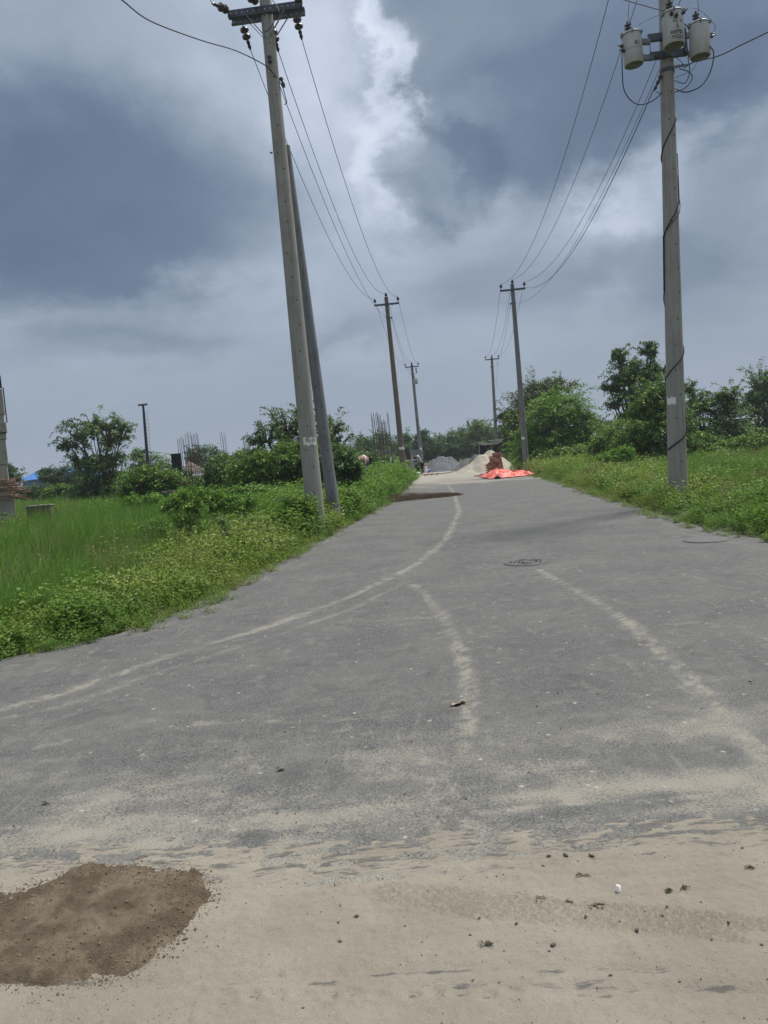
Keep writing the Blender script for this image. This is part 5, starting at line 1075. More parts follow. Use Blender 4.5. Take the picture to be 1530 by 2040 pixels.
# crane boom beyond the trees
org = Vector((A(938, 880, 190)[0], 190, 0)); t = thing('crane', org, 'thin dark crane boom sticking up behind the far trees', 'crane'); mb = MB(); a_, b_ = Vector(A(941, 862, 190)), Vector(A(931, 838, 190))
for q in ((-.25, 0), (.25, 0), (0, .3)): mb.tube([a_ + Vector((q[0], q[1], 0)), b_ + Vector((q[0] * .5, q[1] * .5, 0))], .07, 5)
for k in range(8): c = a_.lerp(b_, k / 8); e = a_.lerp(b_, (k + 1) / 8); mb.tube([c + Vector((-.25, 0, 0)), e + Vector((.25, 0, 0))], .05, 4)
mb.build('boom', m_dkmetal, t, org); mb = MB(); mb.tube([b_, Vector(A(930, 866, 190))], .03, 4); mb.build('hoist_cable', m_dkmetal, t, org); mb = MB(); mb.box(org + Vector((.5, 0, 1.6)), (3, 3, 2.6)); mb.box(org + Vector((.5, 0, .3)), (4, 3.6, .6)); mb.tube([org + Vector((.3, 0, 2.5)), a_], .22, 6); mb.build('cab', m_dkmetal, t, org)
for k, (px_, py_) in enumerate([(921, 855), (881, 872), (867, 874)]):
    org = Vector((A(px_, 900, 170)[0], 170, 0)); tp = Vector(A(px_, py_, 170)); t = thing('street_lamp', org, ['double armed street lamp left of the crane boom', 'faint street lamp above the grey gravel heap, right of two', 'faint street lamp above the grey gravel heap, left of two'][k], 'street lamp', 'distant street lamps'); mb = MB(); mb.tube([org, tp], [.12, .07], 6); mb.build('pole', m_dkmetal, t, org)
    for q in (-1, 1): mb = MB(); mb.bar(tp, tp + Vector((q * .9, 0, .15)), .12, .12); mb.build('lamp_arm', m_dkmetal, t, org)
# black shade net on posts
Y = 74; org = Vector((A(1000, 900, Y)[0], Y, 0)); t = thing('shade_net', org, 'black shade net stretched over posts behind the sand heap', 'shade net'); k_ = Y / F_PX
xs_ = np.linspace(A(948, 885, Y)[0], A(1034, 885, Y)[0], 15); V_ = []; zt_ = A(1000, 878, Y)[2]
for j in range(7):
    for i, x_ in enumerate(xs_): V_.append((x_, Y + j * .8, zt_ + .12 * sin(i * .9) - .16 * abs(sin(i * .5 + j)) - .25 * (j == 0) * abs(sin(i * .7))))
mb = MB(); mb.add(V_, [(j * 15 + i, j * 15 + i + 1, (j + 1) * 15 + i + 1, (j + 1) * 15 + i) for j in range(6) for i in range(14)], 0, True); mb.build('net', m_black, t, org)
mb = MB(); mb.bar((xs_[4], Y - .1, zt_ + .1), (xs_[-1] + .3, Y - .1, zt_ + .22), .06, .06); mb.build('beam', m_label, t, org)
for i in (1, 5, 9, 13): mb = MB(); mb.tube([(xs_[i], Y, 0), (xs_[i], Y, zt_)], .04, 6); mb.build('post', m_board, t, org)
mb = MB(); mb.add([(xs_[3], Y + 4.7, .2), (xs_[-2], Y + 4.7, .2), (xs_[-2], Y + 4.7, zt_ - .1), (xs_[3], Y + 4.7, zt_ - .1)], [(0, 1, 2, 3)]); mb.build('back_net', m_black, t, org)

# heaps
def heap(name, label, cat, px0, px1, ytop, Y, depth, mt, seed, peaks, rough=.05, res=.10, kind=None):
    l_, r_ = A(px0, 930, Y)[0], A(px1, 930, Y)[0]; c = (l_ + r_) / 2; H = A((px0 + px1) / 2, ytop, Y)[2]; W = (r_ - l_) / 2
    X, Y_ = np.meshgrid(np.arange(-W * 1.15, W * 1.15, res), np.arange(-depth * 1.15, depth * 1.15, res)); P = np.stack([X.ravel(), Y_.ravel()], 1); hz = np.full(len(P), -.3)
    for (u, v, h_, ru, rv) in peaks:
        r = np.sqrt(((P[:, 0] - u * W) / (ru * W)) ** 2 + ((P[:, 1] - v * depth) / (rv * depth)) ** 2) + .10 * snoise(P, 1.2, seed, 3); k_ = H * h_ * (1 - np.clip(r, 0, 1.4)); k_ = np.minimum(k_, H * h_ * .93 - .12 * np.clip(.3 - r, 0, 1)); hz = np.maximum(hz, k_)
    hz += rough * snoise(P, .35, seed + 1, 4); hz += .35 * rough * snoise(P, .12, seed + 2, 2)
    o = np_mesh(name, np.column_stack([P, hz]), idx(X.shape[1], X.shape[0]), mt, smooth=True); o.location = (c, Y, 0); return tag(o, label, cat)
m_gravel, n, b, o = mat('blue_grey_gravel'); p = objco(n); c = n.mix(n.mr(n.noise(p, 14, 4, .7), .3, .7), (.115, .12, .135), (.24, .245, .26)); c = n.mix(n.mr(n.voro(p, 16), .35, .7), c, (.06, .06, .07)); n.put(b, 'Base Color', c); b.inputs['Roughness'].default_value = .95; bump(n, b, n.voro(p, 14), .8, .05)
m_gravel2, n, b, o = mat('dark_grey_gravel'); p = objco(n); c = n.mix(n.mr(n.noise(p, 14, 4, .7), .3, .7), (.055, .055, .06), (.13, .125, .13)); n.put(b, 'Base Color', c); b.inputs['Roughness'].default_value = .95; bump(n, b, n.voro(p, 12), .8, .05)
m_sandp = sandmat('heap_sand', (.42, .385, .31), (.34, .31, .25), (.28, .25, .20), 0, .8)
heap('gravel_heap', 'rounded blue grey gravel heap at the end of the road', 'gravel heap', 841, 927, 906, 70, 2.6, m_gravel, 301, [(-.1, 0, 1.0, .95, 1), (.3, 0, .93, .72, .9), (-.45, 0, .85, .5, .8)])
heap('gravel_heap', 'darker gravel heap half hidden behind the pale sand heap', 'gravel heap', 900, 965, 904, 66, 2.4, m_gravel2, 305, [(.5, 0, 1, .9, 1), (-.2, 0, .7, .8, .8), (-.6, -.2, .35, .5, .7)])
heap('sand_heap', 'pale sand heap in front of the farthest right pole', 'sand heap', 905, 1024, 896, 57, 2.6, m_sandp, 309, [(.28, .2, 1.02, .80, 1.0), (-.05, 0, .86, .72, .9), (-.45, -.1, .45, .6, .7), (.6, 0, .62, .5, .8)])
# stacked bricks
m_brick = simple('red_brick', (.33, .115, .075), .9, .4, 9, col2=(.42, .20, .14)); _n = NB(m_brick.node_tree); _b = [q for q in m_brick.node_tree.nodes if q.type == 'BSDF_PRINCIPLED'][0]; _r = m_brick.node_tree.nodes.new('ShaderNodeObjectInfo').outputs['Random']; _n.put(_b, 'Base Color', _n.ramp(_r, [(0, (.17, .06, .045)), (.35, (.36, .13, .085)), (.7, (.46, .22, .15)), (1, (.55, .36, .27))])); Y = 47.5; bx0 = A(970, 935, Y)[0]; g = random.Random(9)
def brick(): mb = MB(); mb.box((0, 0, 0), (.24, .115, .070)); return mb.build('brick', m_brick)
br0 = brick(); br0.location = (bx0 - .2, Y - .2, .035); tag(br0, 'loose red brick lying beside the brick stack', 'brick', 'loose bricks')
nb = 0; zt_ = A(995, 899, Y)[2]; nrow = int(zt_ / .077)
for k in range(nrow):
    f = k / nrow; x0_ = A(965 + 4 * f + (7 if f > .5 else 0) + (6 if f > .8 else 0), 930, Y)[0]; x1_ = A(1004 - 5 * f, 930, Y)[0]; step = .25 if k % 2 else .125
    n_ = max(1, int((x1_ - x0_) / step))
    for row in range(2):
        for i in range(n_):
            if nb > 275: break
            x_ = x1_ - (i + .5) * step + g.uniform(-.008, .008); y_ = Y + row * .26 + g.uniform(-.015, .015) + (f * .05)
            dup(br0, (x_, y_, .036 + k * .0745), (0, 0, (0 if k % 2 else pi / 2) + g.uniform(-.06, .06)), 'red brick in the stepped stack by the sand heap')['group'] = 'bricks of the stepped stack'; nb += 1
for k in range(26):
    x_ = A(948 + k * 1.1, 940, Y - .5)[0]; dup(br0, (x_ + g.uniform(-.1, .1), Y - .3 + g.uniform(-.35, .3), .035 + (.07 if k % 3 == 0 else 0) * (k > 12)), (g.uniform(-.3, .3) * (k % 2), 0, g.uniform(0, 3)))
# tarpaulin
m_tarp, n, b, o = mat('faded_red_tarpaulin'); p = objco(n); c = n.mix(n.mr(n.noise(p, 2.5, 5, .6), .35, .65), (.56, .075, .05), (.70, .17, .12)); c = n.mix(n.mr(n.noise(p, 9, 4, .6), .58, .75, 0, .5), c, (.80, .45, .38)); n.put(b, 'Base Color', c); b.inputs['Roughness'].default_value = .5
Y = 42.0; xa, xb = A(967, 945, Y)[0], A(1064, 945, Y)[0]; W = xb - xa; nx, ny = 90, 70; U, V2 = np.meshgrid(np.linspace(0, 1, nx), np.linspace(0, 1, ny)); P = np.stack([U.ravel() * W, V2.ravel() * 4.2], 1)
e_ = np.minimum(np.minimum(U, 1 - U) * W, np.minimum(V2, 1 - V2) * 4.2).ravel(); hz = np.clip(e_ / .5, 0, 1) * (.15 + .13 * snoise(P * [1, .6], .8, 401, 2)) * (1 - .55 * np.clip((U.ravel() - .55) / .45, 0, 1))
hz += .10 * snoise(P, .25, 402, 3) * np.clip(e_ / .2, .15, 1) + .05 * np.abs(np.sin(P[:, 0] * 5 + P[:, 1] * 3 + 2 * snoise(P, .6, 403, 2))) * np.clip(e_ / .15, .2, 1)
hz += .32 * np.exp(-(((P[:, 0] - .38 * W) / .34) ** 2 + ((P[:, 1] - .55) / .3) ** 2)) * 0 + .20 * np.exp(-(((P[:, 0] - .30 * W) / .6) ** 2 + ((P[:, 1] - 2.2) / 1.2) ** 2))
px_ = P[:, 0] + .10 * snoise(P, .5, 404, 3) * np.clip(1 - e_ / .3, 0, 1) * 2; py_ = P[:, 1] + .16 * snoise(P, .6, 405, 3) * np.clip(1 - e_ / .3, 0, 1) * 2
tp_ = np_mesh('tarpaulin', np.column_stack([px_ - W / 2, py_ - 2.1, hz + .05]), idx(nx, ny), m_tarp, smooth=True); tp_.location = ((xa + xb) / 2, Y + .4, 0); sm_ = tp_.modifiers.new('t', 'SOLIDIFY'); sm_.thickness = .012; tag(tp_, 'crumpled salmon red tarpaulin spread over a pile at the roadside', 'tarpaulin')
mb = MB(); c = Vector(A(991, 950, 39.9)); c.z = 0; mb.tube([c + Vector((-.16, 0, .06)), c + Vector((-.02, -.02, .12)), c + Vector((.17, 0, .05))], [.05, .11, .05], 9); o_ = mb.build('black_bag', m_black, None, c); tag(o_, 'black bag sticking out under the front of the red tarpaulin', 'bag')
mb = MB(); c = Vector(A(1061, 941, 41.5)); c.z = .1; mb.sphere(c, .12, sc=(1, .8, .8)); mb.tube([c + Vector((0, 0, .07)), c + Vector((.03, 0, .17))], [.05, .02], 7); o_ = mb.build('blue_bag', m_blue, None, c); tag(o_, 'small knotted blue plastic bag at the right end of the red tarpaulin', 'bag')
for k, (bx_, by_) in enumerate([(1018, 934), (1024, 934), (1028, 932), (1008, 929), (1040, 935), (982, 941), (1052, 938)]):
    c = Vector(A(bx_, by_, 43.5)); o_ = dup(br0, (c.x, 42.6 + .3 * (k % 3), .30 - .08 * max(0, (k - 3) / 4)), (0, 0, k * .7), 'red brick weighing down the salmon tarpaulin'); o_['group'] = 'bricks on the tarpaulin'

# concrete mixer behind the verge
m_drum = simple('rusty_drum', (.26, .12, .085), .7, .4, 7, col2=(.36, .22, .17)); Y = 36; c = Vector(A(722, 918, Y)); org = Vector((c.x, Y, 0)); t = thing('concrete_mixer', org, 'rust brown concrete mixer drum with pale rim peeping over the verge', 'concrete mixer')
ax = Vector((-.8, -.45, .12)).normalized(); mb = MB(); mb.lathe(c - ax * .18, ax, [(.08, -.16), (.20, -.10), (.27, .05), (.27, .22), (.16, .42)], 20); mb.build('drum', m_drum, t, org)
mb = MB(); mb.lathe(c - ax * .18, ax, [(.272, .10), (.30, .12), (.30, .16), (.272, .18)], 20); mb.build('ring_gear', m_label, t, org)
mb = MB(); mb.lathe(c - ax * .18, ax, [(.16, .41), (.185, .42), (.185, .45), (.16, .46)], 20); mb.build('rim', m_label, t, org)
for q in (-.2, .2): mb = MB(); mb.bar(org + Vector((q, 0, 0)), c + Vector((q * .8, 0, -.1)), .06, .06, (0, 1, 0)); mb.build('leg', m_label, t, org)
mb = MB(); mb.box(c + Vector((.32, .1, -.05)), (.26, .3, .28)); mb.build('motor_box', m_dkmetal, t, org)
mb = MB(); a_ = Vector(A(780, 911, 45)); b_ = Vector(A(777, 925, 45)); b2 = b_ - (a_ - b_).normalized() * 1.2; mb.tube([b2, a_], [.03, .045], 7); o_ = mb.build('white_stake', m_label, None, b2); tag(o_, 'short leaning white stake above the far left verge', 'stake')
curve_wire([Vector(A(785, 917, 50)), Vector(A(800, 919, 52)), Vector(A(836, 915, 70))], .012, 'rope', 'thin pale rope strung behind the stained pole', 'rope', None, m_label)
for k, px_ in enumerate((792, 815)): mb = MB(); c = Vector(A(px_, 918, 58 + k * 6)); mb.tube([Vector((c.x, c.y, 0)), c + Z3 * .15], .03, 6); o_ = mb.build('rope_post', m_board, None, (c.x, c.y, 0)); tag(o_, ['thin stick holding the pale rope, left one', 'thin stick holding the pale rope, right one'][k], 'post', 'sticks holding the rope')

# ---- people at the road end
m_skin = simple('brown_skin', (.17, .095, .06), .6, .15, 9, bmp=0); m_shirt = simple('grey_green_shirt', (.30, .33, .31), .9, .25, 9); m_trous = simple('dark_trousers', (.022, .022, .028), .9, .3, 9); m_white = simple('white_cloth', (.68, .68, .66), .85, .15, 9); m_hair = simple('black_hair', (.012, .011, .010), .7, .2, 30)
def skin_body(name, J, E, m, parent):
    """J: name -> (x,y,z,r); E: edges; one continuous skinned surface"""
    ks = list(J); me = bpy.data.meshes.new(name); me.from_pydata([J[k][:3] for k in ks], [(ks.index(a), ks.index(b)) for a, b in E], []); o = bpy.data.objects.new(name, me); C.objects.link(o); o.parent = parent
    s = o.modifiers.new('skin', 'SKIN'); s.use_smooth_shade = True
    lay = me.skin_vertices[0].data if me.skin_vertices else None
    if lay is None:
        me.skin_vertices  # created with the modifier
    for i, k in enumerate(ks): r = J[k][3]; me.skin_vertices[0].data[i].radius = (r, r); me.skin_vertices[0].data[i].use_root = (i == 0)
    sb = o.modifiers.new('sub', 'SUBSURF'); sb.levels = 1; sb.render_levels = 1; me.materials.append(m); return o
def ensure_skin(o):
    pass
def person(loc, yaw, label, pose, shirt, cloth, scarf):
    t = thing('person', loc, label, 'person'); t.rotation_euler = (0, 0, yaw); bend = pose['bend']; hip = .92 if bend < .9 else .78
    def up(h, f=0.0, sd=0.0):      # a point on the bent spine: h above hip, f forward (-y), sd sideways
        return (sd, -(h * sin(bend)) - f * cos(bend), hip + h * cos(bend) - f * sin(bend) * .3)
    J = {'pelvis': (0, 0, hip, .135)}; E = []
    def add(k, p_, r, par): J[k] = (*p_, r); E.append((par, k))
    add('waist', up(.16), .125, 'pelvis'); add('chest', up(.38), .155, 'waist'); add('neck0', up(.50), .075, 'chest'); add('neck', up(.57), .055, 'neck0'); add('jaw', up(.62, .02), .07, 'neck'); add('head', up(.70, .01), .098, 'jaw'); add('crown', up(.79), .06, 'head')
    for s, sd in (('l', 1), ('r', -1)):
        add('sh' + s, up(.46, 0, .19 * sd), .065, 'neck0'); e = pose['arm' + s]; add('el' + s, (.24 * sd, up(.46)[1] + e[0], up(.46)[2] + e[1]), .045, 'sh' + s)
        w_ = (.20 * sd, up(.46)[1] + e[2], up(.46)[2] + e[3]); add('wr' + s, w_, .030, 'el' + s); add('pl' + s, (w_[0], w_[1] - .05, w_[2] - .05), .032, 'wr' + s)
        add('hp' + s, (.10 * sd, 0, hip - .06), .10, 'pelvis'); l = pose['leg' + s]; add('kn' + s, (.12 * sd, l[0], hip * .52), .065, 'hp' + s); add('an' + s, (.12 * sd, l[1], .09), .042, 'kn' + s); add('to' + s, (.13 * sd, l[1] - .17, .035), .032, 'an' + s)
    body = skin_body('body', J, E, m_skin, t)
    for s, sd in (('l', 1), ('r', -1)):                              # five fingers per hand
        c = Vector(J['pl' + s][:3]); mb = MB()
        for q, L in ((-1.5, .055), (-.5, .068), (.5, .064), (1.5, .05)): b_ = c + Vector((q * .017, -.02, -.02)); mb.tube([b_, b_ + Vector((0, -L * .5, -L * .6)), b_ + Vector((0, -L * .5, -L * 1.15))], [.009, .008, .006], 6)
        b_ = c + Vector((-.03 * sd, 0, 0)); mb.tube([b_, b_ + Vector((-.02 * sd, -.03, -.02)), b_ + Vector((-.02 * sd, -.05, -.04))], [.011, .009, .007], 6); mb.build('fingers', m_skin, body)
    mb = MB(); hd = Vector(J['head'][:3]); fw = Vector((0, -cos(bend * .6), -sin(bend * .6))); u_ = Vector((0, -sin(bend * .6), cos(bend * .6)))
    mb.lathe(hd + fw * .085 - u_ * .02, fw, [(.018, 0), (.012, .03), (.004, .035)], 8)
    for q in (-1, 1): mb.sphere(hd + fw * .088 + u_ * .02 + Vector((q * .033, 0, 0)), .012, 1)
    mb.box(hd + fw * .09 - u_ * .055, (.045, .012, .010), None, 1)
    for q in (-1, 1): mb.sphere(hd + Vector((q * .098, 0, 0)), .022, 0, (.4, .8, 1.2))
    mb.build('face', [m_skin, m_hair], body)
    # clothes: slightly larger skins over the same joints
    g_ = lambda k, f_, a_=.02: (*J[k][:3], J[k][3] * f_ + a_)
    Sj = {k: g_(k, 1.05) for k in ('pelvis', 'waist', 'chest', 'neck0', 'shl', 'shr', 'ell', 'elr')}; skin_body('shirt', Sj, [('pelvis', 'waist'), ('waist', 'chest'), ('chest', 'neck0'), ('neck0', 'shl'), ('neck0', 'shr'), ('shl', 'ell'), ('shr', 'elr')], shirt, t)
    Tj = {k: g_(k, 1.08, .015) for k in ('pelvis', 'hpl', 'hpr', 'knl', 'knr', 'anl', 'anr')}; skin_body('trousers', Tj, [('pelvis', 'hpl'), ('pelvis', 'hpr'), ('hpl', 'knl'), ('hpr', 'knr'), ('knl', 'anl'), ('knr', 'anr')], cloth, t)
    mb = MB(); c = hd + u_ * .03 - fw * .02; mb.sphere(c, .125 if scarf else .112, 0, (1, 1, .95), 14, 9)
    if scarf: mb.tube([c - fw * .08, c - fw * .13 - u_ * .12, c - fw * .13 - u_ * .30], [.07, .06, .035], 8)
    mb.build('head_scarf' if scarf else 'hair', m_white if scarf else m_hair, t); return t
pA = Vector(A(841, 930, 66)); pB = Vector(A(831, 930, 67))
person((pA.x, pA.y, .02), radians(-60), 'person in grey shirt and white head scarf bending at the road end', dict(bend=.55, arml=(-.12, -.25, -.38, -.34), armr=(-.10, -.27, -.36, -.40), legl=(-.10, .05), legr=(.02, .18)), m_shirt, m_trous, True)
person((pB.x, pB.y, .02), radians(70), 'person in dark clothes stooping beside the one in grey shirt', dict(bend=1.0, arml=(-.10, -.28, -.20, -.50), armr=(-.06, -.29, -.16, -.52), legl=(-.12, .02), legr=(-.02, .14)), simple('dark_maroon_shirt', (.05, .028, .030), .9, .3, 9), m_trous, False)
# buckets, sack, boards at the road end
def bucket(px_, py_, Y, m, label, r=.17, h=.3, tilt=0):
    c = Vector(A(px_, py_, Y)); c.z = .02; t = thing('bucket', c, label, 'bucket'); ax = Vector((tilt, 0, 1)).normalized(); mb = MB(); mb.lathe(c + Z3 * (.12 if tilt else 0), ax, [(r * .78, 0), (r, h), (r * .93, h), (r * .72, .02)], 16); mb.build('shell', m, t, c); mb = MB(); mb.tube([c + ax * h + Vector((r * cos(a), 0, r * sin(a) * .9)) for a in np.linspace(0, pi, 9)], .008, 5); mb.build('handle', m_galv, t, c)
bucket(849, 934, 63, m_white, 'white bucket standing near the two people', .2, .33, .5)
m_bluep = simple('deep_blue_plastic', (.02, .035, .30), .4, .2, 5)
bucket(854, 934, 63, m_bluep, 'deep blue bucket right of the white one', .19, .32, -.3)
mb = MB(); c = Vector(A(832, 937, 62)); c.z = .15; mb.sphere(c, .2, 0, (1.1, .8, .75)); o_ = mb.build('white_sack', m_white, None, c); tag(o_, 'small white sack at the end of the left verge', 'sack')
m_pink = simple('pink_red_plastic', (.45, .15, .16), .6, .3, 4)
mb = MB(); c = Vector(A(850, 938, 61)); mb.bar((c.x - .5, c.y, .05), (c.x + .5, c.y + .1, .07), .5, .05); o_ = mb.build('pink_board', m_pink, None, (c.x, c.y, 0)); tag(o_, 'flat pinkish board lying below the blue bucket', 'board')
for k, (a_, b_) in enumerate([((845, 941), (862, 939)), ((868, 941), (900, 938)), ((857, 936), (873, 934))]):
    p0, p1 = Vector(A(*a_, 58)), Vector(A(*b_, 60)); mb = MB(); p0.z, p1.z = .06, .09; mb.bar(p0, p1, .09, .05); o_ = mb.build('plank', simple('brown_plank_%d' % k, (.17, .10, .06), .9, .3, 8) if k == 0 else bpy.data.materials['brown_plank_0'], None, p0); tag(o_, ['brown plank lying below the pinkish board', 'longest brown plank, in front of the grey gravel heap', 'short brown plank right of the blue bucket'][k], 'plank', 'planks at the road end')

# ---- pile of dead branches and leaves across the left of the road
def debris(name, label, cat, line, wd, n, hgt_, mcol, seed, L=(.05, .3), leafn=0, lm=None):
    g = np.random.default_rng(seed); ln = gl(line); org = Vector((*ln[0], 0)); mb = MB()
    for k in range(n):
        u = g.uniform() ** .8; i = min(int(u * (len(ln) - 1)), len(ln) - 2); f = u * (len(ln) - 1) - i; c = ln[i] * (1 - f) + ln[i + 1] * f; w_ = wd * (1 - .75 * u); q = g.normal(0, w_ * .4, 2); h0 = hgt_ * (1 - .8 * u) * np.exp(-(q @ q) / (w_ ** 2 + 1e-6)) * g.uniform(0, 1)
        a = g.normal(0, .7); Lk = g.uniform(*L); p0 = Vector((c[0] + q[0], c[1] + q[1], .02 + h0)); p1 = p0 + Vector((cos(a) * Lk, sin(a) * Lk * .6, g.normal(0, .03))); p1.z = max(p1.z, .02); pm = (p0 + p1) / 2 + Z3 * g.uniform(0, .03); mb.tube([p0, pm, p1], [.006, .005, .003], 3, cap=False)
    o = mb.build(name, mcol, None, org); return o, ln
m_twig = simple('dead_brown_stems', (.055, .038, .026), .95, .5, 25, col2=(.105, .08, .05)); line = [(760, 1003), (800, 998), (840, 994), (880, 991), (905, 988)]
o_, ln = debris('dead_branches', 'dark pile of dead branches dragged onto the left of the road', 'branches', line, .95, 1300, .34, m_twig, 51); tag(o_, 'dark pile of dead branches dragged onto the left of the road', 'branches')
g = np.random.default_rng(52); u = g.uniform(0, 1, 2600) ** .9; ii = np.minimum((u * 4).astype(int), 3); f = (u * 4 - ii)[:, None]; c = ln[ii] * (1 - f) + ln[ii + 1] * f; w_ = .85 * (1 - .8 * u); q = g.normal(0, 1, (2600, 2)) * (w_ * .42)[:, None]; P = np.column_stack([c + q, .02 + .20 * (1 - .8 * u) * g.uniform(0, 1, 2600) * np.exp(-(q ** 2).sum(1) / (w_ ** 2))]) - [*ln[0], 0]
d = g.normal(0, 1, P.shape) * [1, 1, .3]; V, Fq = leaves(P, d, np.array([0, 0, 1.0]) + g.normal(0, .5, P.shape), g.uniform(.03, .09, len(P)), g.uniform(.015, .04, len(P)))
np_mesh('dead_leaves', V, Fq, leafmat('withered_leaves', (.075, .055, .030), (.17, .13, .075), .15, .8), o_, np.repeat(g.uniform(0, 1, len(P)), 4))

# ---- manhole covers
m_iron = simple('worn_cast_iron', (.085, .086, .090), .85, .3, 30, 0, col2=(.125, .122, .115)); m_slot = simple('dark_slot', (.012, .012, .013), .9, .2, 30, bmp=0)
def manhole(px_, py_, r, label, ribs=True, mt=None):
    c = Vector(G(px_, py_)); c.z = .018; t = thing('manhole_cover', c, label, 'manhole cover', 'manhole covers'); mb = MB(); mb.lathe(c, Z3, [(r * 1.10, -.03), (r * 1.10, .001), (r * 1.06, .005), (r * 1.02, .004), (r * 1.015, -.03)], 48); mb.build('frame', mt or m_iron, t, c)
    mb = MB(); mb.lathe(c, Z3, [(r, -.03), (r, .004), (r * .99, .006)], 48); lid = mb.build('lid', mt or m_iron, t, c)
    if ribs:
        mb = MB()
        for (bx, by, an, n_) in ((-.5, .05, 30, 4), (.42, .30, 0, 3), (.52, -.28, 30, 2), (-.15, -.5, -8, 3), (-.15, .62, 0, 2)):
            for k in range(n_):
                a = radians(an + 40); off = Vector((-sin(a), cos(a), 0)) * (k - (n_ - 1) / 2) * r * .19; dv = Vector((cos(a), sin(a), 0)) * r * .30; cc = c + Vector((bx * r * .95, by * r * .95, .0062)) + off
                if (cc + dv - c).length < r * .97 and (cc - dv - c).length < r * .97: mb.bar(cc - dv, cc + dv, .026, .0022)
        mb.build('slots', m_slot, lid, c)
manhole(1050, 1122, .29, 'slotted round iron manhole cover in the middle of the road')
manhole(1408, 1077, .30, 'plain flat manhole cover at the right road edge', False, simple('dusty_cover', (.13, .13, .13), .95, .2, 20))

# ---- litter on the near sand and asphalt
mb = MB(); c = Vector(G(1233, 1788)); c.z = sand_z(c.x, c.y); mb.lathe(c, Vector((.08, .1, 1)), [(.0075, 0), (.0075, .022), (.006, .0225), (.006, .004)], 14); o_ = mb.build('plastic_tube', simple('white_plastic', (.75, .75, .73), .4, .05, 9, bmp=0), None, c); tag(o_, 'small white plastic tube standing on the near sand', 'plastic tube')
m_stone = simple('dark_stone', (.11, .098, .085), .9, .4, 40); m_clod = simple('brown_clod', (.14, .11, .08), .95, .4, 60); g = random.Random(31); grp = 'small dark clods on the sand'
def stone(px_, py_, r, m, label, group, nm='stone'):
    c = Vector(G(px_, py_)); c.z = (sand_z(c.x, c.y) if c.y < 3.2 else .014); q = MB(); q.sphere((0, 0, 0), r, 0, (1.2, .9, .62), 9, 6); q.v = [tuple(Vector(v) * (1 + .28 * math.sin(v[0] * 900 + px_) * math.cos(v[1] * 700 + v[2] * 500))) for v in q.v]
    o = q.build(nm, m); o.location = c + Z3 * r * .35; o.rotation_euler = (0, 0, g.uniform(0, 6)); return tag(o, label, 'stone', group)
for (x_, y_, r) in [(712, 1840, .0075), (675, 1853, .005), (679, 1893, .006), (808, 1860, .004), (1103, 1903, .0085), (1270, 1873, .007), (1186, 1822, .006), (990, 1755, .004), (1083, 1735, .006), (1152, 1726, .004), (956, 1844, .005), (1030, 1858, .006), (1320, 1843, .005), (1400, 1865, .004), (1096, 1915, .004),
                     (938, 1881, .0045), (1355, 1980, .004), (1218, 1966, .005), (1518, 1905, .005), (1452, 1858, .004), (1236, 1857, .004), (1168, 1843, .0045), (1416, 1692, .003), (1465, 1690, .003), (640, 1830, .003), (448, 1887, .003), (537, 1922, .0025), (1006, 1914, .003), (842, 1924, .003), (870, 1790, .003)]:
    stone(x_, y_, r, m_stone if r > .005 else m_clod, 'small dark clod lying on the pale sand', grp)
for (x_, y_, r) in [(1495, 1363, .010), (1497, 1368, .007), (1112, 1385, .006), (1190, 1387, .006), (1070, 1412, .005), (1380, 1308, .006), (855, 1345, .005), (895, 1357, .004), (1398, 1417, .006), (185, 1515, .004), (348, 1350, .006), (283, 1366, .006), (712, 1299, .006), (740, 1310, .005), (623, 1300, .005), (1163, 1414, .004), (912, 1302, .006), (770, 1205, .006)]:
    stone(x_, y_, r, m_stone, 'small dark stone lying on the grey asphalt', 'small stones on the asphalt')
m_dleaf = simple('dry_leaf', (.045, .040, .030), .7, .4, 60); m_tleaf = simple('tan_dry_leaf', (.36, .27, .16), .8, .3, 60)
def leaf(px_, py_, L, m, label, an=0, nm='fallen_leaf', group='fallen leaves'):
    c = Vector(G(px_, py_)); c.z = (sand_z(c.x, c.y) if c.y < 3.2 else .016) + .003; V_ = []; nn = 7
    for k in range(nn):
        u = k / (nn - 1); w_ = .32 * L * sin(pi * u) ** .8 + .001; V_ += [((u - .5) * L, -w_, .16 * L * sin(u * 5)), ((u - .5) * L, 0, -.05 * L + .12 * L * sin(u * 5)), ((u - .5) * L, w_, .18 * L * sin(u * 5 + 1))]
    q = MB(); q.add(V_, [(3 * k + j, 3 * k + 3 + j, 3 * k + 4 + j, 3 * k + 1 + j) for k in range(nn - 1) for j in (0, 1)], 0, True); o = q.build(nm, m); o.location = c; o.rotation_euler = (.05, .05, an); return tag(o, label, 'leaf', group)
leaf(560, 1538, .045, m_dleaf, 'dark curled leaf alone on the asphalt left of centre', .3); leaf(92, 1606, .035, m_dleaf, 'dark curled leaf near the left edge of the asphalt', 0); leaf(910, 1408, .09, m_tleaf, 'tan crumpled leaf on the dusty middle track', .8); leaf(921, 1404, .07, m_tleaf, 'smaller tan leaf touching the crumpled one on the middle track', 2.2)
for k, (x_, y_, L, an) in enumerate([(1130, 1715, .03, -.3), (1180, 1713, .03, .3), (1085, 1735, .02, -.2), (1095, 1716, .022, .6)]): leaf(x_, y_, L, m_dleaf, 'narrow dark dry leaf at the upper edge of the sand', an, group='narrow dry leaves on the sand')
m_sprig = simple('withered_sprig', (.10, .095, .05), .9, .4, 60)
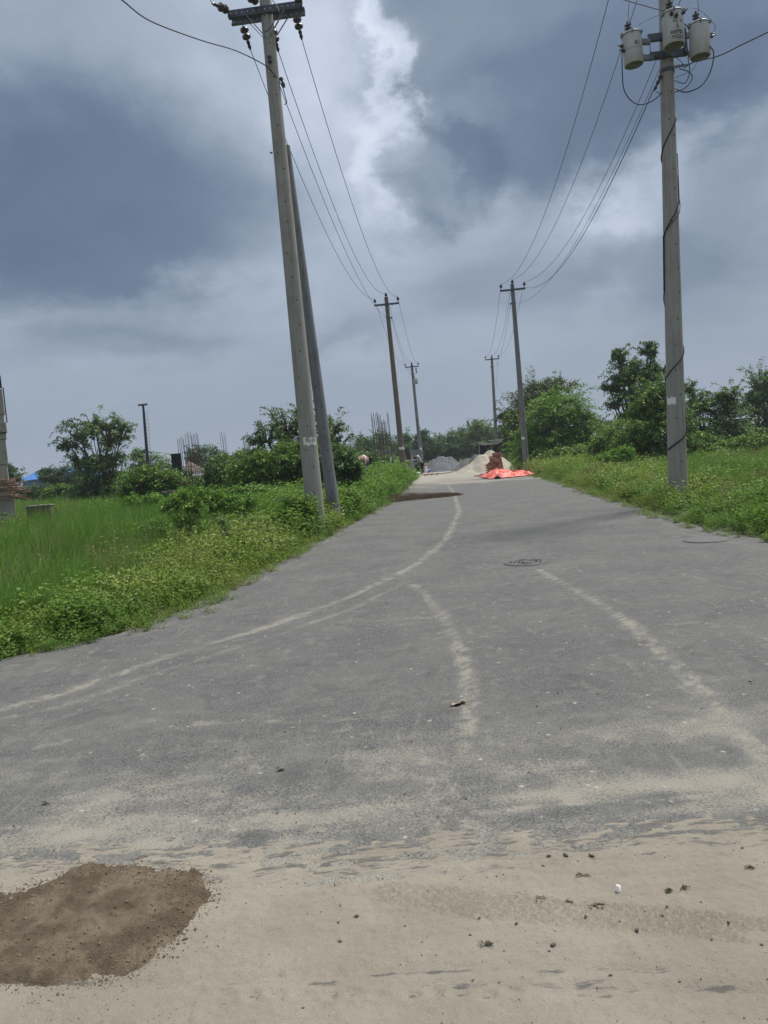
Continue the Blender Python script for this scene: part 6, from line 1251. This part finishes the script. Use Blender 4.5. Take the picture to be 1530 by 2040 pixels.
def sprig(px_, py_, R, n_, label, seed):
    c = Vector(G(px_, py_)); c.z = sand_z(c.x, c.y) + .003; g = random.Random(seed); q = MB()
    for k in range(n_):
        a = g.uniform(0, 2 * pi) if k % 3 else g.uniform(-.5, .5); L = R * g.uniform(.4, 1); p1 = Vector((cos(a) * L * .5, sin(a) * L * .25, g.uniform(.002, .010))); p2 = Vector((cos(a + g.uniform(-.4, .4)) * L, sin(a) * L * .5, .001)); q.tube([(0, 0, .001), p1, p2], [.0014, .0011, .0006], 4)
        for j in range(3): b_ = p1.lerp(p2, j / 3); q.tube([b_, b_ + Vector((g.uniform(-.01, .01), g.uniform(-.01, .01), .002))], [.0012, .0004], 3)
    o = q.build('withered_sprig', m_sprig); o.location = c; return tag(o, label, 'sprig', 'withered sprigs on the sand')
for k, (x_, y_, R, n_, lb) in enumerate([(1160, 1757, .035, 9, 'withered sprig on the sand left of the white tube'), (1332, 1790, .022, 16, 'densest dark sprig, right of the white tube'), (1358, 1783, .035, 8, 'long arched sprig touching the densest one'), 
        (1490, 1742, .03, 10, 'star shaped sprig near the right edge of the sand'), (1132, 1811, .03, 6, 'flat forked sprig below the centre of the sand'), (1188, 1823, .035, 9, 'brown sprig with a clod beside it'), (968, 1902, .035, 14, 'round tuft of dry stems on the lower sand'), (1070, 1808, .05, 3, 'long thin straw on the sand')]): sprig(x_, y_, R, n_, lb, 60 + k)

m_crumb = simple('soil_crumb', (.165, .130, .090), .9, .3, 60, bmp=0)
for nm in ('crumb', 'grit'):
    cols_[nm] = bpy.data.collections.new('template_' + nm)
    for k in range(4):
        q = MB(); q.sphere((0, 0, 0), 1, 0, (1.2, .9, .7), 7, 5); q.v = [tuple(Vector(v) * (1 + .3 * math.sin(v[0] * 5 + k * 2) * math.cos(v[1] * 4 + v[2] * 6 + k))) for v in q.v]; q.sm = [False] * len(q.sm)
        o_ = q.build(nm + '_%d' % k, m_crumb if nm == 'crumb' else m_clod); unlink_to(o_, cols_[nm])
g = np.random.default_rng(91); P = np.column_stack([g.uniform(x0, x1, 26000), g.uniform(y0, y1, 26000)]); d, _ = pdist(P, np.vstack([SP, SP[:1]])); ins = inpoly(P, SP); keep = np.where(ins, g.uniform(size=len(P)) < .40 * np.clip(1.25 - d * 4.5, .10, 1), g.uniform(size=len(P)) < .85 * np.exp(-d / .028)); P = P[keep]
hbg = np.array(base_s + hb - .014).reshape(len(sy), len(sx)); zc = hbg[np.clip(((P[:, 1] - sy[0]) / .0065).astype(int), 0, len(sy) - 1), np.clip(((P[:, 0] - sx[0]) / .0065).astype(int), 0, len(sx) - 1)]
hg = np.array(h).reshape(len(ys), len(xs)); zs_ = .014 + hg[np.clip(np.searchsorted(ys, P[:, 1]), 0, len(ys) - 1), np.clip(np.searchsorted(xs, P[:, 0]), 0, len(xs) - 1)]
scatter('soil_crumbs', P, .0014 * g.lognormal(0, .5, len(P)), cols_['crumb'], 'crumbs of damp brown soil on and round the soil patch', 'soil crumbs', 92, .6, np.maximum(zc, zs_) + .021)
P = np.column_stack([g.uniform(-3, 3, 9000), g.uniform(1.6, 4.6, 9000)]); P = P[snoise(P, .35, 93, 3) + g.uniform(-.5, .5, len(P)) > -.1]; k = P[:, 1] < 4.3
zs_ = np.where(k, .014 + hg[np.clip(np.searchsorted(ys, P[:, 1]), 0, len(ys) - 1), np.clip(np.searchsorted(xs, P[:, 0]), 0, len(xs) - 1)], .013)
scatter('grit', P, .0011 * g.lognormal(0, .5, len(P)), cols_['grit'], 'fine dark grit sprinkled over the near sand and asphalt', 'grit', 94, .6, np.maximum(zs_, .012) + .0205)

# ------------------------------------------------------------------ humid air
mh = bpy.data.materials.new('humid_air'); mh.use_nodes = True; t_ = mh.node_tree; t_.nodes.clear(); o_ = t_.nodes.new('ShaderNodeOutputMaterial'); v_ = t_.nodes.new('ShaderNodeVolumePrincipled')
v_.inputs['Color'].default_value = (.86, .92, 1, 1); v_.inputs['Density'].default_value = .0005; v_.inputs['Anisotropy'].default_value = .2; t_.links.new(v_.outputs[0], o_.inputs['Volume'])
mb = MB(); mb.box((0, 210, 6.5), (1300, 560, 15.6)); hz_ = mb.build('haze', mh); tag(hz_, 'thin humid haze over the fields', 'haze', kind='stuff')
